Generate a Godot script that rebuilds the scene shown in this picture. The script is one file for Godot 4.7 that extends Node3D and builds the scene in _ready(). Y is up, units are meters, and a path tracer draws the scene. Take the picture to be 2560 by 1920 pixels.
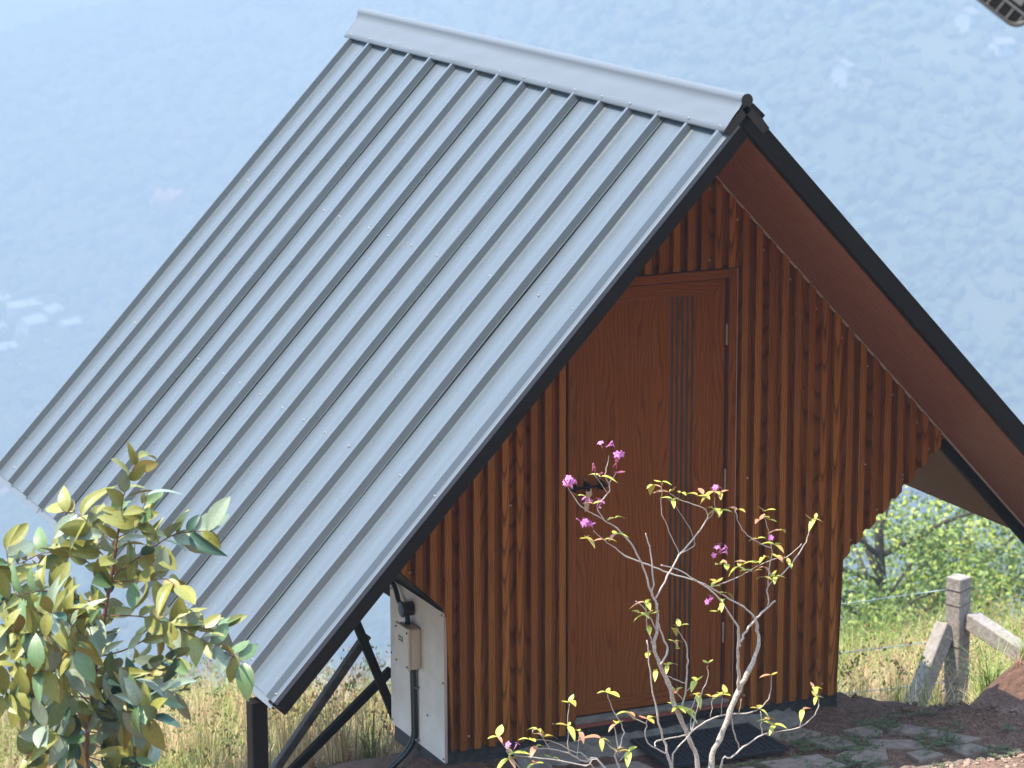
extends Node3D

# Timber-look A-frame cabin on a hill brow above a hazy valley. Units are metres; the origin is the
# lower left corner of the front wall, x runs along the wall, z towards the front garden.

const AX := 1.057        # ridge
const AY := 3.022
const TL := 1.067        # roof slopes
const TR := 1.060
const EAVE := 2.209      # horizontal run of each slope
const ZF := 0.826        # front verge
const ZB := -3.575       # rear verge
const WALL_W := 2.072
const RIB_Z := -3.548
const RIB_D := 0.2886
const SHRUB_STEMS = [
	[0.526,-0.12,1.6,0.0148,0.537,0.34,1.55,0.0133,0.58,0.462,1.55,0.012,0.628,0.575,1.55,0.0124,0.667,0.661,1.55,0.0124,0.72,0.755,1.55,0.0106,0.759,0.846,1.55,0.0079,0.748,0.93,1.55,0.007,0.732,0.973,1.55,0.0053,0.682,1.024,1.55,0.0044,0.612,1.069,1.55,0.0039,0.532,1.124,1.55,0.0039,0.454,1.165,1.55,0.0035,0.337,1.21,1.55,0.0035,0.24,1.257,1.55,0.0034,0.135,1.305,1.55,0.0034,0.087,1.346,1.55,0.0026,0.039,1.382,1.55,0.0021,-0.013,1.432,1.55,0.0017],
	[0.667,0.661,1.55,0.0088,0.655,0.751,1.57,0.007,0.635,0.832,1.59,0.0061,0.63,0.938,1.61,0.0057,0.585,1.016,1.61,0.0039,0.55,1.066,1.61,0.0035,0.5,1.13,1.61,0.0035,0.441,1.173,1.61,0.003,0.354,1.233,1.61,0.003,0.267,1.269,1.61,0.003],
	[0.645,0.867,1.59,0.0053,0.66,0.9,1.583,0.0053,0.708,0.956,1.577,0.0053,0.76,0.993,1.57,0.0048,0.824,1.039,1.57,0.0035],
	[0.79,1.021,1.57,0.0035,0.79,1.107,1.57,0.0031,0.847,1.145,1.57,0.0026,0.916,1.21,1.57,0.0026,0.965,1.277,1.57,0.0022,0.986,1.338,1.57,0.0018,0.987,1.365,1.57,0.0013],
	[0.79,1.107,1.57,0.0026,0.792,1.197,1.57,0.0022,0.806,1.259,1.57,0.0022,0.775,1.28,1.57,0.0022,0.716,1.314,1.57,0.0022,0.661,1.361,1.57,0.0022,0.635,1.422,1.57,0.0017,0.63,1.449,1.57,0.0013],
	[0.532,1.124,1.55,0.003,0.561,1.125,1.533,0.0026,0.639,1.134,1.517,0.0026,0.717,1.152,1.5,0.0022,0.786,1.18,1.5,0.0022,0.856,1.199,1.5,0.0018,0.916,1.201,1.5,0.0018,0.985,1.248,1.5,0.0018],
	[0.806,1.259,1.57,0.0022,0.79,1.315,1.57,0.0017,0.774,1.38,1.57,0.0017,0.768,1.407,1.57,0.0013],
	[0.498,-0.12,1.608,0.0118,0.456,0.365,1.59,0.0106,0.421,0.479,1.59,0.0097,0.371,0.596,1.59,0.0105,0.341,0.663,1.59,0.0105,0.311,0.758,1.59,0.0096,0.276,0.839,1.59,0.0087,0.246,0.919,1.59,0.0078,0.26,0.998,1.59,0.006,0.255,1.097,1.59,0.0056,0.23,1.153,1.59,0.0047,0.191,1.264,1.59,0.0038,0.167,1.32,1.59,0.0038,0.124,1.387,1.59,0.0038,0.071,1.441,1.59,0.0034,0.019,1.478,1.59,0.003,-0.028,1.509,1.59,0.0025,-0.075,1.54,1.59,0.0025,-0.112,1.583,1.59,0.0025,-0.131,1.611,1.59,0.0021,-0.142,1.636,1.59,0.0017],
	[0.019,1.478,1.59,0.0025,-0.009,1.524,1.59,0.0025,-0.004,1.554,1.59,0.0025,0.033,1.589,1.59,0.0025,0.042,1.623,1.59,0.0025,0.023,1.669,1.59,0.0021,0.032,1.72,1.59,0.0017,0.039,1.745,1.59,0.0013],
	[0.033,1.589,1.59,0.0017,-0.009,1.646,1.59,0.0013,-0.028,1.672,1.59,0.0013],
	[0.04,1.632,1.59,0.0017,0.07,1.672,1.59,0.0013],
	[0.254,1.124,1.59,0.0039,0.313,1.211,1.577,0.0039,0.377,1.289,1.563,0.0039,0.442,1.341,1.55,0.0035,0.504,1.414,1.55,0.003,0.504,1.458,1.55,0.0022,0.45,1.487,1.55,0.0022,0.382,1.516,1.55,0.0017,0.334,1.548,1.55,0.0013],
	[0.504,1.414,1.55,0.0022,0.543,1.454,1.55,0.0017,0.542,1.508,1.55,0.0017],
	[0.378,1.289,1.563,0.0022,0.341,1.363,1.559,0.0017,0.299,1.464,1.554,0.0017,0.295,1.552,1.55,0.0017,0.3,1.595,1.55,0.0013],
	[0.387,1.295,1.563,0.0022,0.443,1.316,1.559,0.0017,0.44,1.36,1.554,0.0013,0.402,1.434,1.55,0.0013,0.353,1.502,1.55,0.0013,0.319,1.532,1.55,0.0013],
	[0.238,1.139,1.59,0.0039,0.239,1.241,1.59,0.0034,0.224,1.349,1.59,0.003,0.204,1.404,1.59,0.0026],
	[0.265,1.024,1.59,0.0039,0.283,0.954,1.603,0.0039,0.296,0.902,1.617,0.0043,0.258,0.853,1.63,0.0043],
	[0.246,0.919,1.59,0.0035,0.237,0.938,1.59,0.003,0.217,0.995,1.59,0.0026,0.21,1.049,1.59,0.0022,0.207,1.103,1.59,0.0017],
	[0.258,0.989,1.59,0.003,0.202,1.086,1.59,0.0026,0.163,1.122,1.59,0.0021],
	[0.444,-0.12,1.62,0.0069,0.302,0.407,1.65,0.0061,0.272,0.51,1.65,0.0052,0.232,0.651,1.65,0.0039,0.197,0.835,1.65,0.003,0.187,0.971,1.65,0.0026],
	[0.361,0.615,1.59,0.0039,0.382,0.658,1.59,0.0039,0.403,0.745,1.59,0.0039,0.402,0.836,1.59,0.0035,0.392,0.918,1.59,0.0026,0.357,0.977,1.59,0.0017],
	[0.401,0.737,1.59,0.0026,0.349,0.762,1.59,0.0022,0.305,0.79,1.59,0.0022],
	[0.399,0.71,1.59,0.0022,0.447,0.735,1.59,0.0017],
	[0.385,0.671,1.59,0.0022,0.35,0.712,1.59,0.0017],
	[0.444,-0.12,1.62,0.0049,0.302,0.407,1.65,0.0044,0.389,0.548,1.65,0.0031,0.426,0.687,1.65,0.0022,0.464,0.764,1.65,0.0022,0.463,0.827,1.65,0.0017],
	[0.437,-0.12,1.628,0.0059,0.282,0.422,1.69,0.0052,0.233,0.501,1.69,0.0035,0.165,0.551,1.69,0.003,0.164,0.619,1.69,0.0026,0.174,0.658,1.69,0.0022],
	[0.164,0.628,1.69,0.0022,0.107,0.663,1.69,0.0021,0.073,0.687,1.69,0.0017],
	[0.208,0.527,1.69,0.003,0.252,0.523,1.623,0.0035,0.418,0.506,1.557,0.0035,0.542,0.523,1.49,0.004,0.641,0.541,1.49,0.004,0.742,0.532,1.49,0.0036,0.802,0.546,1.49,0.0031,0.852,0.6,1.49,0.0022,0.855,0.683,1.49,0.0018],
	[0.388,0.552,1.65,0.0026,0.413,0.632,1.61,0.0022,0.456,0.673,1.57,0.0018],
	[0.706,0.537,1.49,0.0022,0.707,0.603,1.497,0.0013],
	[0.629,0.561,1.55,0.0031,0.661,0.463,1.53,0.0031,0.698,0.382,1.51,0.0031],
	[0.567,0.538,1.49,0.0018,0.576,0.619,1.49,0.0018],
	[0.616,0.545,1.49,0.0018,0.62,0.622,1.49,0.0018],
	[0.519,-0.12,1.624,0.0049,0.517,0.381,1.67,0.0044,0.566,0.419,1.67,0.004,0.625,0.456,1.67,0.004,0.713,0.498,1.67,0.0035,0.793,0.501,1.67,0.0031,0.893,0.505,1.67,0.0027,0.953,0.538,1.67,0.0027,0.982,0.589,1.67,0.0022,0.982,0.622,1.67,0.0018,0.966,0.67,1.67,0.0013],
	[0.713,0.498,1.67,0.0026,0.712,0.553,1.67,0.0022,0.705,0.6,1.67,0.0018],
	[0.723,0.501,1.67,0.0022,0.763,0.491,1.67,0.0022,0.768,0.527,1.67,0.0018],
	[0.893,0.505,1.67,0.0022,0.907,0.577,1.67,0.0018],
	[0.31,-0.12,1.65,0.0054,-0.079,0.511,1.8,0.0047,-0.164,0.549,1.8,0.0038,-0.238,0.595,1.8,0.003,-0.312,0.624,1.8,0.0025,-0.377,0.637,1.8,0.0021],
	[0.302,-0.12,1.66,0.0044,-0.104,0.531,1.85,0.0038,-0.188,0.551,1.85,0.0038,-0.299,0.589,1.85,0.0029,-0.409,0.619,1.85,0.0025,-0.498,0.64,1.85,0.0021],
	[-0.238,0.595,1.8,0.0025,-0.243,0.702,1.8,0.0021,-0.239,0.804,1.8,0.0017],
	[-0.201,0.574,1.8,0.0021,-0.187,0.676,1.8,0.0017],
	[-0.322,0.625,1.8,0.0021,-0.363,0.692,1.8,0.0017,-0.395,0.701,1.8,0.0017,-0.4,0.715,1.8,0.0017,-0.377,0.716,1.8,0.0013],
	[0.172,-0.12,1.66,0.0025,-0.473,0.585,1.85,0.0021,-0.536,0.672,1.85,0.0017,-0.571,0.722,1.85,0.0012],
	[0.294,-0.12,1.65,0.003,-0.126,0.518,1.8,0.0025,-0.22,0.601,1.8,0.0021,-0.322,0.66,1.8,0.0017,-0.404,0.676,1.8,0.0013],
	[0.342,-0.12,1.64,0.0049,0.011,0.482,1.75,0.0043,0.016,0.569,1.75,0.003,0.029,0.647,1.75,0.0026,-0.009,0.715,1.75,0.0021,-0.047,0.804,1.75,0.0017],
	[0.015,0.543,1.75,0.0026,-0.009,0.662,1.75,0.0017],
	[0.011,0.534,1.75,0.0026,-0.046,0.596,1.75,0.0017,-0.067,0.615,1.75,0.0017],
	[0.011,0.512,1.75,0.0026,0.049,0.54,1.75,0.0017]]
const SHRUB_LEAVES = [
	-0.041,1.405,1.55,1, 0.066,1.485,1.59,0, 0.071,1.415,1.59,0, 0.039,1.387,1.55,0, -0,1.662,1.59,0, -0.033,1.553,1.59,0,
	-0.103,1.595,1.59,0, 0.261,1.591,1.55,1, 0.295,1.6,1.55,0, 0.334,1.552,1.55,1, 0.382,1.543,1.55,0, 0.348,1.52,1.55,0,
	0.464,1.525,1.55,0, 0.488,1.527,1.55,0, 0.542,1.534,1.55,1, 0.566,1.523,1.55,0, 0.533,1.464,1.55,0, 0.572,1.451,1.55,1,
	0.635,1.449,1.57,0, 0.768,1.43,1.57,1, 0.744,1.396,1.57,0, 0.788,1.391,1.57,0, 0.993,1.369,1.57,0, 1.008,1.371,1.57,0,
	0.844,1.34,1.57,0, 0.735,1.317,1.57,0, 0.815,1.28,1.57,0, 0.866,1.203,1.5,1, 0.805,1.21,1.5,0, 0.726,1.196,1.5,0,
	0.756,1.193,1.5,0, 0.687,1.183,1.5,0, 0.618,1.209,1.517,0, 0.588,1.208,1.517,0, 0.806,1.169,1.5,0, 0.758,1.147,1.57,0,
	0.798,1.142,1.57,0, 0.823,1.144,1.57,0, 0.752,1.153,1.5,0, 0.927,1.168,1.5,0, 0.561,1.139,1.533,0, 0.532,1.124,1.55,0,
	0.597,1.094,1.55,0, 0.531,1.041,1.61,0, 0.55,1.075,1.61,0, 0.206,1.112,1.59,0, 0.202,1.059,1.59,0, 0.226,1.06,1.59,0,
	0.178,1.071,1.59,0, 0.222,1.007,1.59,0, 0.338,0.984,1.59,0, 0.362,0.99,1.59,0, 0.343,0.929,1.59,0, 0.339,0.91,1.617,0,
	0.289,0.844,1.63,1, 0.226,0.836,1.65,0, 0.222,0.896,1.59,0, 0.463,0.836,1.65,0, 0.442,0.745,1.59,1, 0.35,0.716,1.59,0,
	0.458,0.677,1.57,0, 0.565,0.63,1.49,1, 0.615,0.632,1.49,0, 0.64,0.634,1.49,0, 0.365,0.642,1.59,1, 0.399,0.629,1.61,0,
	0.35,0.648,1.59,0, 0.855,0.687,1.49,0, 0.971,0.628,1.67,0, 0.96,0.67,1.67,0, 0.907,0.581,1.67,0, 0.802,0.542,1.49,0,
	0.727,0.561,1.67,0, 0.763,0.533,1.67,0, 0.778,0.535,1.67,0, -0.047,0.809,1.75,1, -0.239,0.81,1.8,1, -0.243,0.71,1.8,1,
	-0.192,0.681,1.8,0, -0.004,0.67,1.75,1, -0.07,0.617,1.75,1, 0.054,0.546,1.75,1, 0.001,0.558,1.75,1, 0.078,0.689,1.69,1,
	0.169,0.65,1.69,0, -0.377,0.716,1.8,0, -0.413,0.678,1.8,0, -0.345,0.681,1.8,0, -0.381,0.647,1.8,0, -0.312,0.589,1.8,0,
	-0.572,0.729,1.85,1, -0.509,0.651,1.85,1, -0.523,0.631,1.85,1, -0.414,0.593,1.85,1]
const SHRUB_FLOWERS = [-0.145,1.647,1.59,7, 0.018,1.773,1.59,2, 0.075,1.737,1.59,3, -0.028,1.678,1.59,3, 0.07,1.681,1.59,3, -0.061,1.565,1.59,2, -0.014,1.547,1.59,2, -0.05,1.458,1.55,7, 0.56,1.276,1.559,5, 0.542,1.53,1.55,3, 0.795,1.301,1.57,2, 0.486,1.078,1.61,2, -0.509,0.668,1.85,2]
const BUSH_STEMS = [
	[-2.339,0.973,2.2,0.0091,-2.322,1.158,2.2,0.0091,-2.29,1.369,2.2,0.0083,-2.253,1.543,2.2,0.0076,-2.224,1.681,2.2,0.0066,-2.202,1.799,2.2,0.0052,-2.185,1.889,2.2,0.0038,-2.172,1.958,2.2,0.0027,-2.142,2.039,2.2,0.0021,-2.112,2.092,2.2,0.0014],
	[-2.224,1.674,2.2,0.0031,-2.149,1.732,2.24,0.0028,-2.089,1.785,2.28,0.0027,-2.03,1.83,2.32,0.0024,-1.972,1.847,2.36,0.002,-1.907,1.846,2.4,0.0014],
	[-2.226,1.717,2.2,0.0028,-2.271,1.776,2.133,0.0024,-2.307,1.8,2.067,0.0021,-2.351,1.81,2,0.0017],
	[-2.239,1.655,2.2,0.0028,-2.303,1.725,2.14,0.0024,-2.363,1.738,2.08,0.0024,-2.424,1.734,2.02,0.0021,-2.493,1.688,1.96,0.0018,-2.534,1.684,1.9,0.0014],
	[-2.252,1.571,2.2,0.0031,-2.368,1.62,2.25,0.0027,-2.484,1.675,2.3,0.0024,-2.587,1.687,2.35,0.002,-2.683,1.684,2.4,0.0017],
	[-2.253,1.528,2.2,0.0031,-2.158,1.53,2.25,0.0028,-2.068,1.511,2.3,0.0024,-2.007,1.481,2.35,0.0021,-1.952,1.452,2.4,0.0021,-1.906,1.425,2.45,0.0017,-1.831,1.379,2.5,0.0014],
	[-2.283,1.382,2.2,0.0035,-2.178,1.379,2.16,0.0031,-2.063,1.403,2.12,0.0028,-1.963,1.409,2.08,0.0025,-1.839,1.389,2.04,0.0021,-1.729,1.364,2,0.0014],
	[-2.299,1.334,2.2,0.0031,-2.436,1.466,2.225,0.0028,-2.524,1.52,2.25,0.0024,-2.576,1.442,2.275,0.0021,-2.627,1.372,2.3,0.0017],
	[-2.305,1.263,2.2,0.0031,-2.238,1.298,2.3,0.0028,-2.169,1.36,2.4,0.0024,-2.128,1.433,2.5,0.002,-2.111,1.466,2.6,0.0017],
	[-2.313,1.228,2.2,0.0031,-2.179,1.195,2.1,0.0028,-2.017,1.173,2,0.0021,-1.875,1.087,1.9,0.0014],
	[-2.322,1.172,2.2,0.0028,-2.295,1.18,2.333,0.0024,-2.243,1.227,2.467,0.002,-2.25,1.234,2.6,0.0014],
	[-2.316,1.229,2.2,0.0028,-2.443,1.29,2.3,0.0024,-2.56,1.329,2.4,0.002,-2.682,1.355,2.5,0.0017],
	[-2.328,1.101,2.2,0.0028,-2.483,1.186,2.45,0.002,-2.631,1.326,2.7,0.0017],
	[-2.332,1.065,2.2,0.0028,-2.298,1.08,2.333,0.0021,-2.282,1.113,2.467,0.0017,-2.274,1.132,2.6,0.0014],
	[-2.298,1.356,2.2,0.0031,-2.429,1.458,2.2,0.0028,-2.489,1.537,2.2,0.0024,-2.543,1.586,2.2,0.0021,-2.587,1.69,2.2,0.0017,-2.602,1.831,2.2,0.0014],
	[-2.226,1.653,2.2,0.0024,-2.131,1.659,2.267,0.0021,-2.067,1.676,2.333,0.0017,-2.04,1.654,2.4,0.0014],
	[-2.202,1.806,2.2,0.0024,-2.144,1.85,2.233,0.0021,-2.124,1.919,2.267,0.0017,-2.115,1.982,2.3,0.0014],
	[-2.204,1.785,2.2,0.0024,-2.265,1.84,2.167,0.0021,-2.324,1.895,2.133,0.0017,-2.377,1.9,2.1,0.0014],
	[-2.29,1.369,2.2,0.0028,-2.405,1.406,2.4,0.0024,-2.544,1.475,2.6,0.002,-2.665,1.556,2.8,0.0016],
	[-2.273,1.453,2.2,0.0028,-2.395,1.51,2.4,0.0024,-2.517,1.663,2.6,0.002,-2.625,1.75,2.8,0.0016],
	[-2.318,1.193,2.2,0.0024,-2.38,1.14,2.067,0.0021,-2.436,1.115,1.933,0.0018,-2.457,1.1,1.8,0.0014],
	[-2.257,1.536,2.2,0.0028,-2.358,1.575,2.4,0.0024,-2.458,1.601,2.6,0.002,-2.545,1.587,2.8,0.0016],
	[-2.292,1.333,2.2,0.0028,-2.288,1.369,2.4,0.0024,-2.288,1.344,2.6,0.002,-2.323,1.381,2.8,0.0016],
	[-2.333,1.044,2.2,0.0028,-2.302,0.947,2,0.0021,-2.261,0.848,1.8,0.0018],
	[-2.336,1.015,2.2,0.0028,-2.299,1.03,2.333,0.0021,-2.269,1.061,2.467,0.0017,-2.24,1.092,2.6,0.0014],
	[-2.336,1.022,2.2,0.0028,-2.441,1.044,2.267,0.0021,-2.529,1.1,2.333,0.0017,-2.602,1.117,2.4,0.0014],
	[-2.327,1.108,2.2,0.0028,-2.208,1.056,2.133,0.0021,-2.115,1.037,2.067,0.0018,-2.052,0.985,2,0.0014],
	[-2.325,1.136,2.2,0.0028,-2.312,1.267,2.4,0.0024,-2.304,1.297,2.6,0.002,-2.256,1.33,2.8,0.0017],
	[-2.317,1.207,2.2,0.0028,-2.441,1.34,2.3,0.0024,-2.572,1.372,2.4,0.002,-2.681,1.389,2.5,0.0017,-2.747,1.414,2.6,0.0013],
	[-2.299,1.313,2.2,0.0028,-2.373,1.349,2.067,0.0025,-2.456,1.344,1.933,0.0021,-2.521,1.322,1.8,0.0018],
	[-2.254,1.507,2.2,0.0028,-2.391,1.573,2.325,0.0024,-2.524,1.568,2.45,0.002,-2.652,1.619,2.575,0.0017,-2.757,1.68,2.7,0.0013]]

var rng := RandomNumberGenerator.new()
var taken := {}
var mats := {}

# ------------------------------------------------------------------ helpers

func numbered(called: String) -> String:
	if not taken.has(called):
		taken[called] = 0
		return called
	taken[called] += 1
	return "%s_%03d" % [called, taken[called]]

func lin(r: float, g: float, b: float) -> Color:
	return Color(r, g, b).linear_to_srgb()

func mat(c: Color, rough := 0.8, metal := 0.0) -> StandardMaterial3D:
	var m := StandardMaterial3D.new()
	m.albedo_color = c
	m.roughness = rough
	m.metallic = metal
	m.cull_mode = BaseMaterial3D.CULL_DISABLED
	return m

func begin(smooth := false) -> SurfaceTool:
	var st := SurfaceTool.new()
	st.begin(Mesh.PRIMITIVE_TRIANGLES)
	st.set_smooth_group(0 if smooth else -1)
	return st

func finish(st: SurfaceTool) -> ArrayMesh:
	st.index()
	st.generate_normals()
	return st.commit()

func put(m: Mesh, called: String, material: Material, parent: Node) -> MeshInstance3D:
	var o := MeshInstance3D.new()
	o.mesh = m
	o.name = called
	if material:
		o.material_override = material
	parent.add_child(o, true)
	return o

func part(st: SurfaceTool, called: String, material: Material, parent: Node) -> MeshInstance3D:
	return put(finish(st), called, material, parent)

func thing(called: String, label: String, category: String, at := Vector3.ZERO, group := "") -> Node3D:
	var o := Node3D.new()
	o.name = numbered(called)
	add_child(o)
	o.position = at
	tag(o, label, category, group)
	return o

func tag(o: Node, label: String, category: String, group := "", kind := "") -> void:
	o.set_meta("label", label)
	o.set_meta("category", category)
	if group:
		o.set_meta("group", group)
	if kind:
		o.set_meta("kind", kind)

func tri(st: SurfaceTool, a: Vector3, b: Vector3, c: Vector3) -> void:
	st.add_vertex(a)
	st.add_vertex(b)
	st.add_vertex(c)

func quad(st: SurfaceTool, a: Vector3, b: Vector3, c: Vector3, d: Vector3) -> void:
	tri(st, a, b, c)
	tri(st, a, c, d)

func quv(st: SurfaceTool, p: Array, u: Array) -> void:
	for i in [0, 1, 2, 0, 2, 3]:
		st.set_uv(u[i])
		st.add_vertex(p[i])

# a box with chamfered edges; bs carries the three unit axes
func box(st: SurfaceTool, at: Vector3, size: Vector3, ch := 0.004, bs := Basis.IDENTITY) -> void:
	var h := size * 0.5
	ch = min(ch, min(h.x, min(h.y, h.z)) * 0.6)
	var v := func(sx, sy, sz, k) -> Vector3:
		var p := Vector3(sx * (h.x - (0.0 if k == 0 else ch)), sy * (h.y - (0.0 if k == 1 else ch)), sz * (h.z - (0.0 if k == 2 else ch)))
		return at + bs * p
	for s in [-1, 1]:
		face(st, v.call(s, -1, -1, 0), v.call(s, 1, -1, 0), v.call(s, 1, 1, 0), v.call(s, -1, 1, 0), at)
		face(st, v.call(-1, s, -1, 1), v.call(1, s, -1, 1), v.call(1, s, 1, 1), v.call(-1, s, 1, 1), at)
		face(st, v.call(-1, -1, s, 2), v.call(1, -1, s, 2), v.call(1, 1, s, 2), v.call(-1, 1, s, 2), at)
		for t in [-1, 1]:
			face(st, v.call(-1, s, t, 1), v.call(1, s, t, 1), v.call(1, s, t, 2), v.call(-1, s, t, 2), at)
			face(st, v.call(s, -1, t, 0), v.call(s, 1, t, 0), v.call(s, 1, t, 2), v.call(s, -1, t, 2), at)
			face(st, v.call(s, t, -1, 0), v.call(s, t, 1, 0), v.call(s, t, 1, 1), v.call(s, t, -1, 1), at)
			for w in [-1, 1]:
				var a: Vector3 = v.call(s, t, w, 0)
				var b: Vector3 = v.call(s, t, w, 1)
				var c: Vector3 = v.call(s, t, w, 2)
				if (b - a).cross(c - a).dot(a - at) > 0:
					tri(st, a, c, b)
				else:
					tri(st, a, b, c)

# a four-sided face wound so that it points away from the inside point
func face(st: SurfaceTool, a: Vector3, b: Vector3, c: Vector3, d: Vector3, inside: Vector3) -> void:
	if (b - a).cross(c - a).dot((a + c) * 0.5 - inside) > 0:
		quad(st, a, d, c, b)
	else:
		quad(st, a, b, c, d)

# a straight bar of w (sideways) by h (along up) from a to b
func beam(st: SurfaceTool, a: Vector3, b: Vector3, w: float, h: float, up := Vector3.UP, ch := 0.004) -> void:
	var z := (b - a).normalized()
	var x := up.cross(z).normalized()
	var y := z.cross(x)
	box(st, (a + b) * 0.5, Vector3(w, h, a.distance_to(b)), ch, Basis(x, y, z))

# a swept round tube; uv runs around and along
func tube(st: SurfaceTool, pts: PackedVector3Array, rad: PackedFloat32Array, sides := 8, capped := true) -> void:
	var n := pts.size()
	var rings := []
	var x := Vector3.ZERO
	var run := 0.0
	var along := []
	for i in n:
		var d := (pts[min(i + 1, n - 1)] - pts[max(i - 1, 0)]).normalized()
		if x == Vector3.ZERO:
			x = d.cross(Vector3(0.31, 0.2, 0.93)).normalized()
		x = (x - d * x.dot(d)).normalized()
		var y := d.cross(x)
		var ring := PackedVector3Array()
		for k in sides:
			var a := TAU * k / sides
			ring.append(pts[i] + (x * cos(a) + y * sin(a)) * rad[i])
		rings.append(ring)
		if i > 0:
			run += pts[i].distance_to(pts[i - 1])
		along.append(run)
	for i in n - 1:
		for k in sides:
			var k2 := (k + 1) % sides
			quv(st, [rings[i][k], rings[i + 1][k], rings[i + 1][k2], rings[i][k2]],
				[Vector2(float(k) / sides, along[i] * 8.0), Vector2(float(k) / sides, along[i + 1] * 8.0), Vector2(float(k + 1) / sides, along[i + 1] * 8.0), Vector2(float(k + 1) / sides, along[i] * 8.0)])
	if capped:
		for e in [0, n - 1]:
			for k in sides:
				st.set_uv(Vector2.ZERO)
				if e == 0:
					tri(st, pts[e], rings[e][k], rings[e][(k + 1) % sides])
				else:
					tri(st, pts[e], rings[e][(k + 1) % sides], rings[e][k])

func smooth_path(p: PackedVector3Array, r: PackedFloat32Array, steps: int) -> Array:
	var c := Curve3D.new()
	for i in p.size():
		var t := (p[min(i + 1, p.size() - 1)] - p[max(i - 1, 0)]) / 6.0
		c.add_point(p[i], -t, t)
	var op := PackedVector3Array()
	var orr := PackedFloat32Array()
	for i in p.size() - 1:
		for k in steps:
			op.append(c.sample(i, float(k) / steps))
			orr.append(lerpf(r[i], r[i + 1], float(k) / steps))
	op.append(p[p.size() - 1])
	orr.append(r[r.size() - 1])
	return [op, orr]

func noise(seed_: int, freq: float, oct := 4, kind := FastNoiseLite.TYPE_SIMPLEX_SMOOTH) -> FastNoiseLite:
	var n := FastNoiseLite.new()
	n.seed = seed_
	n.frequency = freq
	n.noise_type = kind
	n.fractal_octaves = oct
	return n

func ramp_image(w: int, h: int, n: FastNoiseLite, a: Color, b: Color, n2: FastNoiseLite = null, k2 := 0.3) -> Image:
	var im := Image.create(w, h, true, Image.FORMAT_RGB8)
	var g := n.get_seamless_image(w, h)
	var g2: Image = n2.get_seamless_image(w, h) if n2 else null
	for y in h:
		for x in w:
			var t := g.get_pixel(x, y).r
			if g2:
				t = clampf(t + (g2.get_pixel(x, y).r - 0.5) * k2 * 2.0, 0, 1)
			im.set_pixel(x, y, a.lerp(b, t))
	im.generate_mipmaps()
	return im

func tex(im: Image) -> ImageTexture:
	return ImageTexture.create_from_image(im)

# wood print: strips side by side, each with its own heart line, ring spacing and tone
func wood_image(w: int, h: int, strips: int, seed_: int, light: Array, dark: Color, rings: float, sweep: float, second: Array = []) -> Image:
	var im := Image.create(w, h, true, Image.FORMAT_RGB8)
	var wob := noise(seed_, 0.006, 3)
	var fine := noise(seed_ + 7, 0.05, 3)
	var r := RandomNumberGenerator.new()
	r.seed = seed_
	var sw := w / strips
	for s in strips:
		var c := r.randf_range(-0.1, 1.1)
		var bend := r.randf_range(0.6, 1.3) * rings
		var climb := r.randf_range(0.5, 1.3) * sweep * (1.0 if r.randf() > 0.4 else -1.0)
		var straight := r.randf() < 0.45 or strips == 1
		var base: Color = light[r.randi() % light.size()]
		# the second half of the strips is darker, for recesses and plank sides
		if second and s >= strips / 2:
			base = second[r.randi() % second.size()]
		base = base.lerp(dark, r.randf_range(0.0, 0.2))
		for y in h:
			for i in sw:
				var t := (i + 0.5) / sw
				var nn := wob.get_noise_2d(i * 1.5 + s * 531.0, y * 0.34)
				var f := 0.0
				if straight:
					f = t * bend * 1.7 + nn * 2.2
				else:
					f = (t - c) * (t - c) * bend * 2.0 + climb * y / float(h) + nn * 1.5
				var v := f - floorf(f)
				var line := 1.0 - smoothstep(0.0, 0.38, v) + 0.5 * smoothstep(0.88, 1.0, v)
				var streak := fine.get_noise_2d(i * 3.2 + s * 97.0, y * 0.12) * 0.5 + 0.5
				var col := base.lerp(dark, clampf(line * 0.62, 0, 1))
				col = col.lerp(dark, clampf((streak - 0.5) * 0.9, 0, 0.5))
				im.set_pixel(s * sw + i, y, col)
	im.generate_mipmaps()
	return im

func screw_mesh(r: float) -> ArrayMesh:
	var st := begin(true)
	for ring in [[r, r * 0.0, r, r * 0.28], [r, r * 0.28, r * 0.62, r * 0.34], [r * 0.62, r * 0.34, r * 0.58, r * 0.95], [r * 0.58, r * 0.95, 0.0, r * 1.1]]:
		for k in 8:
			var a := TAU * k / 8.0
			var b := TAU * (k + 1) / 8.0
			quad(st, Vector3(cos(a) * ring[0], ring[1], sin(a) * ring[0]), Vector3(cos(b) * ring[0], ring[1], sin(b) * ring[0]), Vector3(cos(b) * ring[2], ring[3], sin(b) * ring[2]), Vector3(cos(a) * ring[2], ring[3], sin(a) * ring[2]))
	return finish(st)

func axis_basis(y: Vector3) -> Basis:
	var x := y.cross(Vector3(0.17, 0.35, 0.92)).normalized()
	return Basis(x, y, x.cross(y))

# ------------------------------------------------------------------ the lie of the land

const FWD := Vector2(0.4122, -0.9111)   # the valley runs this way from the garden
var n_ground := FastNoiseLite.new()
var n_far := FastNoiseLite.new()

func smax(a: float, b: float, k: float) -> float:
	var h := clampf(0.5 + 0.5 * (a - b) / k, 0, 1)
	return lerpf(b, a, h) + k * h * (1.0 - h)

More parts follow.
